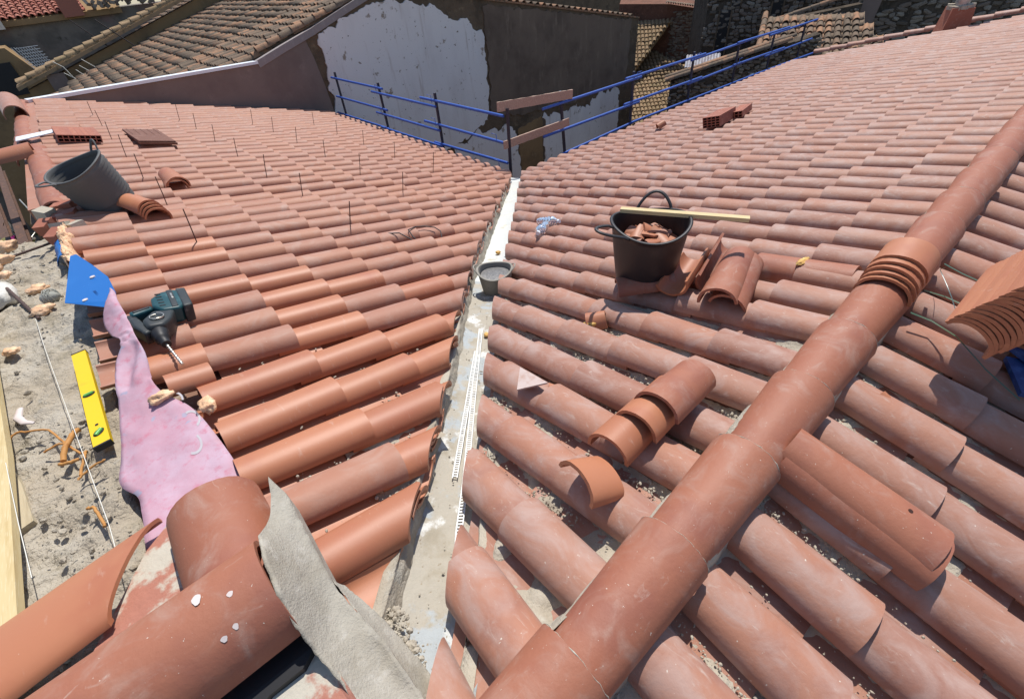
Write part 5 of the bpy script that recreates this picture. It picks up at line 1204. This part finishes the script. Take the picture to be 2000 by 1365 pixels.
# ================================================================== round tiles at the head of the left slope (finished ridge)
hr = empty('ridge', 'finished clay ridge at the far head of the left roof slope', 'roof ridge')
for i in range(20):
    y = -.35 + .36 * i
    if y > 5.9: break
    xx, zz = (-4.77 - .03 * y, 1.35) if y < 1.5 else (-4.93, 1.31)
    link('ridge_tile', ridge_near[i % 4], M['clay_ridge' if i % 3 else 'clay_fresh'], None, aim((xx, y, zz), (-.015 + jit(.015), -1, -.03)) @ Matrix.Translation((0, -.45, 0))).parent = hr
ex = MB(); ex.box((-4.84, 2.9, 1.335), (.16, 6.3, .10)); ex.build('bedding', M['clay_left'], hr)
wtile('ridge_tile', 'large upright end tile where the left ridge meets the white coping', aim((-5.05, 6.05, 1.40), (.06, -1, .0)), M['clay_left'], L=1.6, wl=.30, wu=.26, hl=.17, hu=.15, seed=330, cat='ridge tile')
wtile('ridge_tile', 'short cross tile closing the left ridge above the brick', aim((-4.80, 1.52, 1.43), (-1, .0, .0)), M['clay_fresh'], L=.5, wl=.24, wu=.22, hl=.11, hu=.10, seed=331, cat='ridge tile')
shard('white_flashing', 'white strip of flashing behind the hollow brick on the left', [(-4.95, 2.35, 1.45), (-4.60, 2.45, 1.44), (-4.60, 2.65, 1.44), (-4.95, 2.60, 1.45)], .01, M['coping_white'], 'flashing')
for i in range(7):
    c = [(-4.80, -.62, 1.42), (-4.70, -.72, 1.40), (-4.82, -.84, 1.40), (-4.72, -.90, 1.39), (-4.78, -1.0, 1.37), (-4.69, -.55, 1.42), (-4.66, -.98, 1.38)][i]
    mb = MB(); mb.box((0, 0, 0), (.10, .14, .05) if i % 2 else (.08, .10, .07)); tag(link('brick_piece', mb.mesh('brick_piece'), M['brick' if i % 3 else 'mortar'], None, Matrix.Translation(Vector(c)) @ Matrix.Rotation(R_.uniform(0, 3), 4, 'Z') @ Matrix.Rotation(jit(.4), 4, 'X')), 'broken brick and mortar piece at the end of the left ridge', 'brick piece', 'rubble pieces at the end of the left ridge')

# steel beams and timber below, outside the left edge
def beam(label, a, b, w, h, m, name='steel_beam', cat='beam'):
    a = Vector(a); b = Vector(b); d = b - a; mb = MB(); mb.box((0, 0, h / 2 - .006), (w, d.length, .012)); mb.box((0, 0, -h / 2 + .006), (w, d.length, .012)); mb.box((0, 0, 0), (.012, d.length, h - .024))
    return tag(link(name, mb.mesh(name), m, None, aim((a + b) / 2, d)), label, cat)
beam('upper rusty steel beam running away below the left ridge', (-5.14, -.1, .98), (-5.62, 5.4, .70), .07, .09, M['rust_steel'])
beam('lower rusty steel beam running away below the left ridge', (-5.25, -.3, .90), (-5.75, 4.2, .55), .07, .09, M['rust_steel'])
for i, (a, b) in enumerate([((-5.02, -.55, 1.05), (-5.28, 1.2, .75)), ((-5.28, -.4, .95), (-5.40, .9, .6)), ((-5.02, -.9, 1.18), (-5.12, .1, .85)), ((-5.48, 1.6, .6), (-5.55, 3.0, .5))]):
    a = Vector(a); b = Vector(b); mb = MB(); mb.box((0, 0, 0), (.085, (b - a).length, .035)); tag(link('timber', mb.mesh('timber'), M['pine_old'], None, aim((a + b) / 2, b - a)), ['weathered timber beside the steel beams, the longest piece', 'weathered timber lying lowest under the steel beams', 'short weathered timber touching the blue strip', 'weathered timber farthest down along the steel beams'][i], 'timber')
mb = MB()
for q in range(420):
    c = Vector((-5.42 + R_.gauss(0, .16), 1.0 + R_.gauss(0, .7), .45 + R_.gauss(0, .22))); r = .03; n = Vector((jit(1), jit(1), jit(1))).normalized(); u = n.orthogonal().normalized(); v = n.cross(u)
    mb.add([c + u * r, c + v * r * .5, c - u * r, c - v * r * .5], [(0, 1, 2, 3)])
tag(mb.build('climbing_plant', M['leaf']), 'straggly climbing plant among the beams at the left edge', 'plant')
mb = MB()
for q in range(14):
    c = Vector((-5.44 + R_.gauss(0, .03), 1.6 + R_.gauss(0, .08), .72 + R_.gauss(0, .03))); u = Vector((jit(1), jit(1), jit(1))).normalized(); v = u.orthogonal().normalized()
    mb.add([c + u * .03, c + v * .02, c - u * .03, c - v * .02], [(0, 1, 2, 3)])
mb.build('blossom', M['petal'], bpy.data.objects['climbing_plant'])
mb = MB(); mb.tube([(-5.05, .75, 1.25), (-4.98, .35, 1.12), (-5.08, .2, 1.08)], .006, 5); tag(mb.build('bent_wire', M['steel']), 'bent pale wire sticking up beside the steel beams', 'wire')

# ================================================================== far right: chimney, stone walls, old roofs
ch = empty('flue', 'square terracotta chimney base with metal flue pipe on the far edge of the roof', 'chimney')
cx, cy = 9.15, -2.62; cz = .66
rc = Matrix.Rotation(.5, 3, 'Z')
mb = MB(); mb.box((cx, cy, cz + .16), (.50, .42, .46), rc, taper=.82); mb.build('base', M['brick'], ch)
mb = MB()
for q in range(14):
    a = 2 * PI * q / 14; mb.box(Vector((cx, cy, cz + .40)) + Vector((.17 * math.cos(a), .16 * math.sin(a), jit(.02))), (.10, .09, .06), Matrix.Rotation(a, 3, 'Z'))
mb.build('mortar_collar', M['mortar'], ch)
mb = MB(); mb.tube([(cx, cy, cz + .38), (cx + .01, cy, cz + 1.9)], .115, 20); mb.build('flue_pipe', M['galv'], ch)
# rake of the right slope
rk = MB()
for i in range(15):
    t = .1 + .345 * i; link('rake_tile', near_cover[i % 5], M['clay_right'], None, FR.mw(9.72, t, .07, tilt=-TILT)).parent = roofR.root
mb = MB(); mb.box((9.72, -2.45, -3.9), (.1, 5.1, 7.0)); tag(mb.build('house_wall', M['plaster_dark']), 'end wall under the rake of the long roof slope', 'wall')

NFv = Vector((.8, .6, 0)); UU = Vector((.6, -.8, 0))
def DP(D, u, z): return NFv * D + UU * u + Vector((0, 0, z))
def dwall(mb, D, poly, depth): mb.prism([DP(D, u, z) for u, z in poly], NFv * depth)
# stone wall pieces
stone_me = []
for i in range(8):
    bm = bmesh.new(); bmesh.ops.create_icosphere(bm, subdivisions=2, radius=.5)
    for v in bm.verts: v.co = Vector((max(-.46, min(.46, v.co.x * 1.25)), v.co.y, max(-.46, min(.46, v.co.z * 1.25)))) * (1 + .38 * fbm(v.co + Vector((i * 5, 0, 0)), 2.1, 4)); v.co.y *= .45
    stone_me.append(bm_mesh(bm, 'stone'))
def stone_face(root, D, u0, u1, zlo, ztop, lim, size=(.14, .34), m='stone'):
    L = []; z = zlo
    while z < ztop(u0, 1):
        h = R_.uniform(size[0] * .6, size[0]); u = u0 + jit(.1)
        while u < u1:
            w = R_.uniform(size[0], size[1])
            if z + h * .6 < ztop(u, 0) and R_.random() < .80: L.append((u + w / 2, z + h / 2 + jit(.03), w, h))
            u += w * R_.uniform(.9, 1.12)
        z += h * .95
    def vis(e): p = DP(D, e[0], e[1]); return (0 if in_view(p, 1.0) else 100) - e[2] * e[3]
    L.sort(key=vis); V = []; F = []
    for i, (u, z, w, h) in enumerate(L):
        me = stone_me[i % 8]; X = UU; Yv = -NFv
        mw = Matrix(((X.x, Yv.x, 0, 0), (X.y, Yv.y, 0, 0), (0, 0, 1, 0), (0, 0, 0, 1)))
        mw = Matrix.Translation(DP(D - .02, u, z)) @ mw @ Matrix.Rotation(jit(.35), 4, 'Y') @ Matrix.Diagonal((w * .98, .20 + jit(.08), h * 1.0, 1))
        if i < lim: link('stone', me, M[m], None, mw).parent = root
        else:
            b0 = len(V); V += [tuple(mw @ v.co) for v in me.vertices]; F += [tuple(a + b0 for a in f.vertices) for f in me.polygons]
    if V:
        me = bpy.data.meshes.new('stonework'); me.from_pydata(V, [], F); link('stonework', me, M[m], root)['kind'] = 'stuff'
# big rubble wall top right
sw = empty('stone_wall', 'tall dark rubble stone wall behind the far edge of the right slope', 'stone wall')
mb = MB(); dwall(mb, 15.0, [(9.1, -9), (22, -9), (22, 3), (9.1, 3)], .8); mb.build('wall_core', M['stone_mortar'], sw)
stone_face(sw, 15.0, 9.1, 16.5, -2.6, lambda u, q: 1.4, 290, size=(.16, .44))
mb = MB(); mb.prism([DP(14.9, 8.75, -3), DP(14.9, 9.35, -3), DP(14.9, 9.75, 1.2), DP(14.9, 9.2, 1.2)], NFv * .4); tag(mb.build('buttress', M['plaster_brown']), 'sloping plastered buttress at the corner of the rubble stone wall', 'buttress')
# low stone wall with mossy tile cap
lw = empty('stone_wall', 'low rubble stone wall with a mossy tile cap beyond the blue railing', 'stone wall')
def lt(u, q=0): return -1.05 + (u - 2.86) * (.70 / 2.72)
mb = MB(); dwall(mb, 11.0, [(2.9, -9), (6.9, -9), (6.9, lt(6.9)), (2.9, lt(2.9))], .45); mb.build('wall_core', M['stone_mortar'], lw)
stone_face(lw, 11.0, 2.9, 6.9, -2.6, lambda u, q: lt(6.9) if q else lt(u), 290, size=(.10, .24))
A = DP(11.0, 2.7, lt(2.7) + .02); B = DP(11.0, 6.0, lt(6.0) + .05); d = (B - A).normalized()
for r_ in range(3):
    for i in range(12):
        p = A.lerp(B, (i + .5 * (r_ % 2)) / 12.0) + NFv * (-.12 + .19 * r_) + Vector((0, 0, .05 - .0 * r_ + .03 * (r_ == 1)))
        link('cap_tile', old_cover[(i + r_) % 4], M['clay_moss'], None, aim(p, d + Vector((0, 0, .03)))).parent = lw
# corrugated sheet
mb = MB(); vs = []
for i in range(25):
    u = 3.3 + .045 * i
    for v in (0, 1): vs.append(DP(11.6 + .9 * v, u + .1 * v, -.80 + .20 * v + .02 * (i % 2)))
mb.add(vs, [(2 * i, 2 * i + 2, 2 * i + 3, 2 * i + 1) for i in range(24)]); tag(mb.build('corrugated_sheet', M['galv']), 'small corrugated metal sheet between the tiled roof and the low stone wall', 'metal sheet')
# roof C (patch of old roof beyond the railing's end)
def dframe(o, sdir, tdir):
    S = Vector(sdir).normalized(); T = Vector(tdir).normalized(); T = (T - S * T.dot(S)).normalized(); return Fr(o, S, T, S.cross(T) if S.cross(T).z > 0 else T.cross(S))
C1 = DP(11.6, 5.55, -.62)
fc = dframe(DP(11.2, 5.4, -.95), NFv * -.2 + UU * .98, NFv + Vector((0, 0, .36)) + UU * .15)
rc_ = old_roof('patch of old weathered tile roof at the end of the blue railing', fc, 15, (0, 3.0), M['clay_old'], step=.33, spacing=.25, test=lambda p, s, t: s < 3.7 - t * .4)
mb = MB(); mb.prism([fc.P(a, t, -.02) for a, t in [(-.1, -.1), (3.8, -.1), (2.7, 3.1), (-.1, 3.1)]], (0, 0, -4)); mb.build('roof_deck', M['wall_raw'], rc_)
for i in range(8): link('ridge_tile', old_cover[i % 4], M['clay_old'], None, aim(fc.P(-.05, .4 * i, .09), fc.T)).parent = rc_
lump('lime_patch', 'pale lime mortar patch at the foot of the old roof ridge', fc.P(-.05, -.1, .05), .14, M['coping_white'], 'mortar', amp=.5, sq=(1.4, 1, .5), seed=90)
# roof B (lower roof right of the gable); everything here stands 1.6 times farther out than its first sketch
KF = 1.6
def KP(D, u, z): return DP(-6.513 + (D + 6.513) * KF, 1.588 + (u - 1.588) * KF, 2.544 + (z - 2.544) * KF)
fb = dframe(KP(12.6, 1.2, -1.55), UU + NFv * .25, NFv + Vector((0, 0, .42)))
rb_ = old_roof('pale old tile roof seen low between the gable and the stone wall', fb, 20, (-4.4, 3.9), M['clay_moss'], step=.32, spacing=.215, test=lambda p, s, t: s < 4.2 - max(0, t - 1.0) * .9, rough=.7)
mb = MB(); mb.prism([fb.P(a, t, -.02) for a, t in [(-1, -4.4), (4.3, -4.4), (4.3, 1.0), (1.6, 3.9), (-1, 3.9)]], (0, 0, -.3)); mb.build('roof_deck', M['ochre'], rb_)
mb = MB(); mb.prism([fb.P(a, t, -.33) for a, t in [(-.7, -4.1), (4.1, -4.1), (4.1, .8), (1.5, 3.7), (-.7, 3.7)]], (0, 0, -6)); mb.build('wall', M['ochre'], rb_)
# brick house with its own roof A
bh = empty('brick_house', 'shaded red rubble and brick house behind the dark gable', 'house')
mb = MB(); mb.prism([KP(15, 1.0, -6), KP(15, 4.35, -6), KP(15, 4.35, -.4), KP(15, 4.12, .36), KP(15, 2.8, .62), KP(15, 1.0, .74)], NFv * 5); mb.build('wall', M['brick_wall'], bh)
stone_face(bh, -6.513 + 21.513 * KF, 3.7, 5.9, -4.0, lambda u, q: -.9, 200, size=(.14, .34))
fa = dframe(KP(13.4, 1.25, -.75), UU + NFv * .1, NFv + Vector((0, 0, .62)))
ra_ = old_roof('small upper tile roof in front of the brick house wall', fa, 13, (-1, 2.7), M['clay_moss'], step=.30, spacing=.215, test=lambda p, s, t: s < 1.3 + t * .65, rough=.7)
mb = MB(); mb.prism([fa.P(a, t, -.02) for a, t in [(-.8, -1), (.55, -1), (2.8, 2.6), (-.8, 2.6)]], (0, 0, -.2)); mb.build('roof_deck', M['ochre'], ra_)
for i in range(20):
    f = i / 19; p = KP(14.95, 2.7 + 1.6 * f, .64 - .28 * f + .04)
    link('cap_tile', old_cover[i % 4], M['clay_moss'], None, aim(p, -NFv, (0, 0, 1))).parent = bh
# far stone houses
fh = empty('stone_house', 'large shaded rubble stone house with narrow dark windows in the distance', 'house')
mb = MB(); dwall(mb, 19.0, [(4.6, -9), (11.0, -9), (11.0, 4), (4.6, 4)], 6); mb.build('wall', M['stone_mortar'], fh)
for (u, z, w, h) in [(5.35, -.95, .42, 1.7), (7.35, -.55, .4, 1.3), (5.7, .45, .35, .9), (8.2, .3, .35, .7)]:
    mb = MB(); mb.prism([DP(18.95, u - w / 2, z - h / 2), DP(18.95, u + w / 2, z - h / 2), DP(18.95, u + w / 2, z + h / 2), DP(18.95, u - w / 2, z + h / 2)], NFv * .04); mb.build('window', M['black'], fh)
    for q in (-1, 1):
        mb = MB(); mb.prism([DP(18.92, u + q * (w / 2 + .03) - .03, z - h / 2), DP(18.92, u + q * (w / 2 + .03) + .03, z - h / 2), DP(18.92, u + q * (w / 2 + .03) + .03, z + h / 2), DP(18.92, u + q * (w / 2 + .03) - .03, z + h / 2)], NFv * .06); mb.build('window_jamb', M['wall_raw'], fh)
stone_face(fh, 19.0, 4.6, 10.8, -1.4, lambda u, q: 1.2, 290, size=(.16, .34))
mb = MB(); dwall(mb, 14.6, [(6.6, -9), (9.0, -9), (9.0, .25), (6.2, -.12), (6.2, -9)], .4); 
sh = empty('ruined_wall', 'sloping dark stone wall with pale broken tile coping below the far house', 'stone wall'); mb.build('wall_core', M['stone_mortar'], sh)
stone_face(sh, 14.6, 6.3, 8.9, -1.4, lambda u, q: .1 if q else -.15 + (u - 6.3) * .14, 120, size=(.12, .26))
A = DP(14.55, 6.15, -.12); B = DP(14.55, 8.95, .62)
for i in range(11):
    p = A.lerp(B, i / 11.0); link('cap_tile', old_cover[i % 4], M['clay_moss' if i % 3 else 'clay_old'], None, aim(p, (B - A))).parent = sh
mb = MB(); mb.tube([DP(15.2, 1.6, .98), DP(15.2, 3.6, .86)], .015, 5); tag(mb.build('aerial', M['steel']), 'thin pale aerial pole above the brick house roof', 'aerial')
dh = empty('terrace_house', 'dark terrace house with small openings seen above the dark gable', 'house')
mb = MB(); mb.prism([(3, 30, -8), (44, 30, -8), (44, 30, 2.2), (3, 30, 2.35)], (0, 6, 0)); mb.build('wall', M['wall_raw'], dh)
mb = MB(); mb.prism([(13.4, 29.9, .4), (15.8, 29.9, .4), (15.8, 29.9, 1.7), (14.6, 29.9, 2.0), (13.4, 29.9, 1.7)], (0, -2, 0)); mb.build('white_dormer', M['plaster_white'], dh)
for q in range(6):
    mb = MB(); mb.prism([(16.5 + 2.6 * q, 29.96, -.6), (17.3 + 2.6 * q, 29.96, -.6), (17.3 + 2.6 * q, 29.96, .7), (16.5 + 2.6 * q, 29.96, .7)], (0, .02, 0)); mb.build('window', M['black'], dh)
fh2 = Fr((4, 29.7, 1.6), (1, 0, 0), (0, math.cos(.35), math.sin(.35)), (0, -math.sin(.35), math.cos(.35)))
old_roof(None, fh2, 40, (0, 2.2), M['clay_old'], root=dh, lim=120, chan=False)
mb = MB(); mb.prism([fh2.P(a, t, 0) for a, t in [(-.2, -.1), (40, -.1), (40, 3.4), (-.2, 3.4)]], (0, 0, -.2)); mb.build('eaves_slab', M['clay_old'], dh)
# ground of the courtyard and street far below
mb = MB(); mb.add([(-200, -200, -8.0), (200, -200, -8.0), (200, 200, -8.0), (-200, 200, -8.0)], [(0, 1, 2, 3)]); tag(mb.build('ground', M['ground']), None, None, kind='structure')
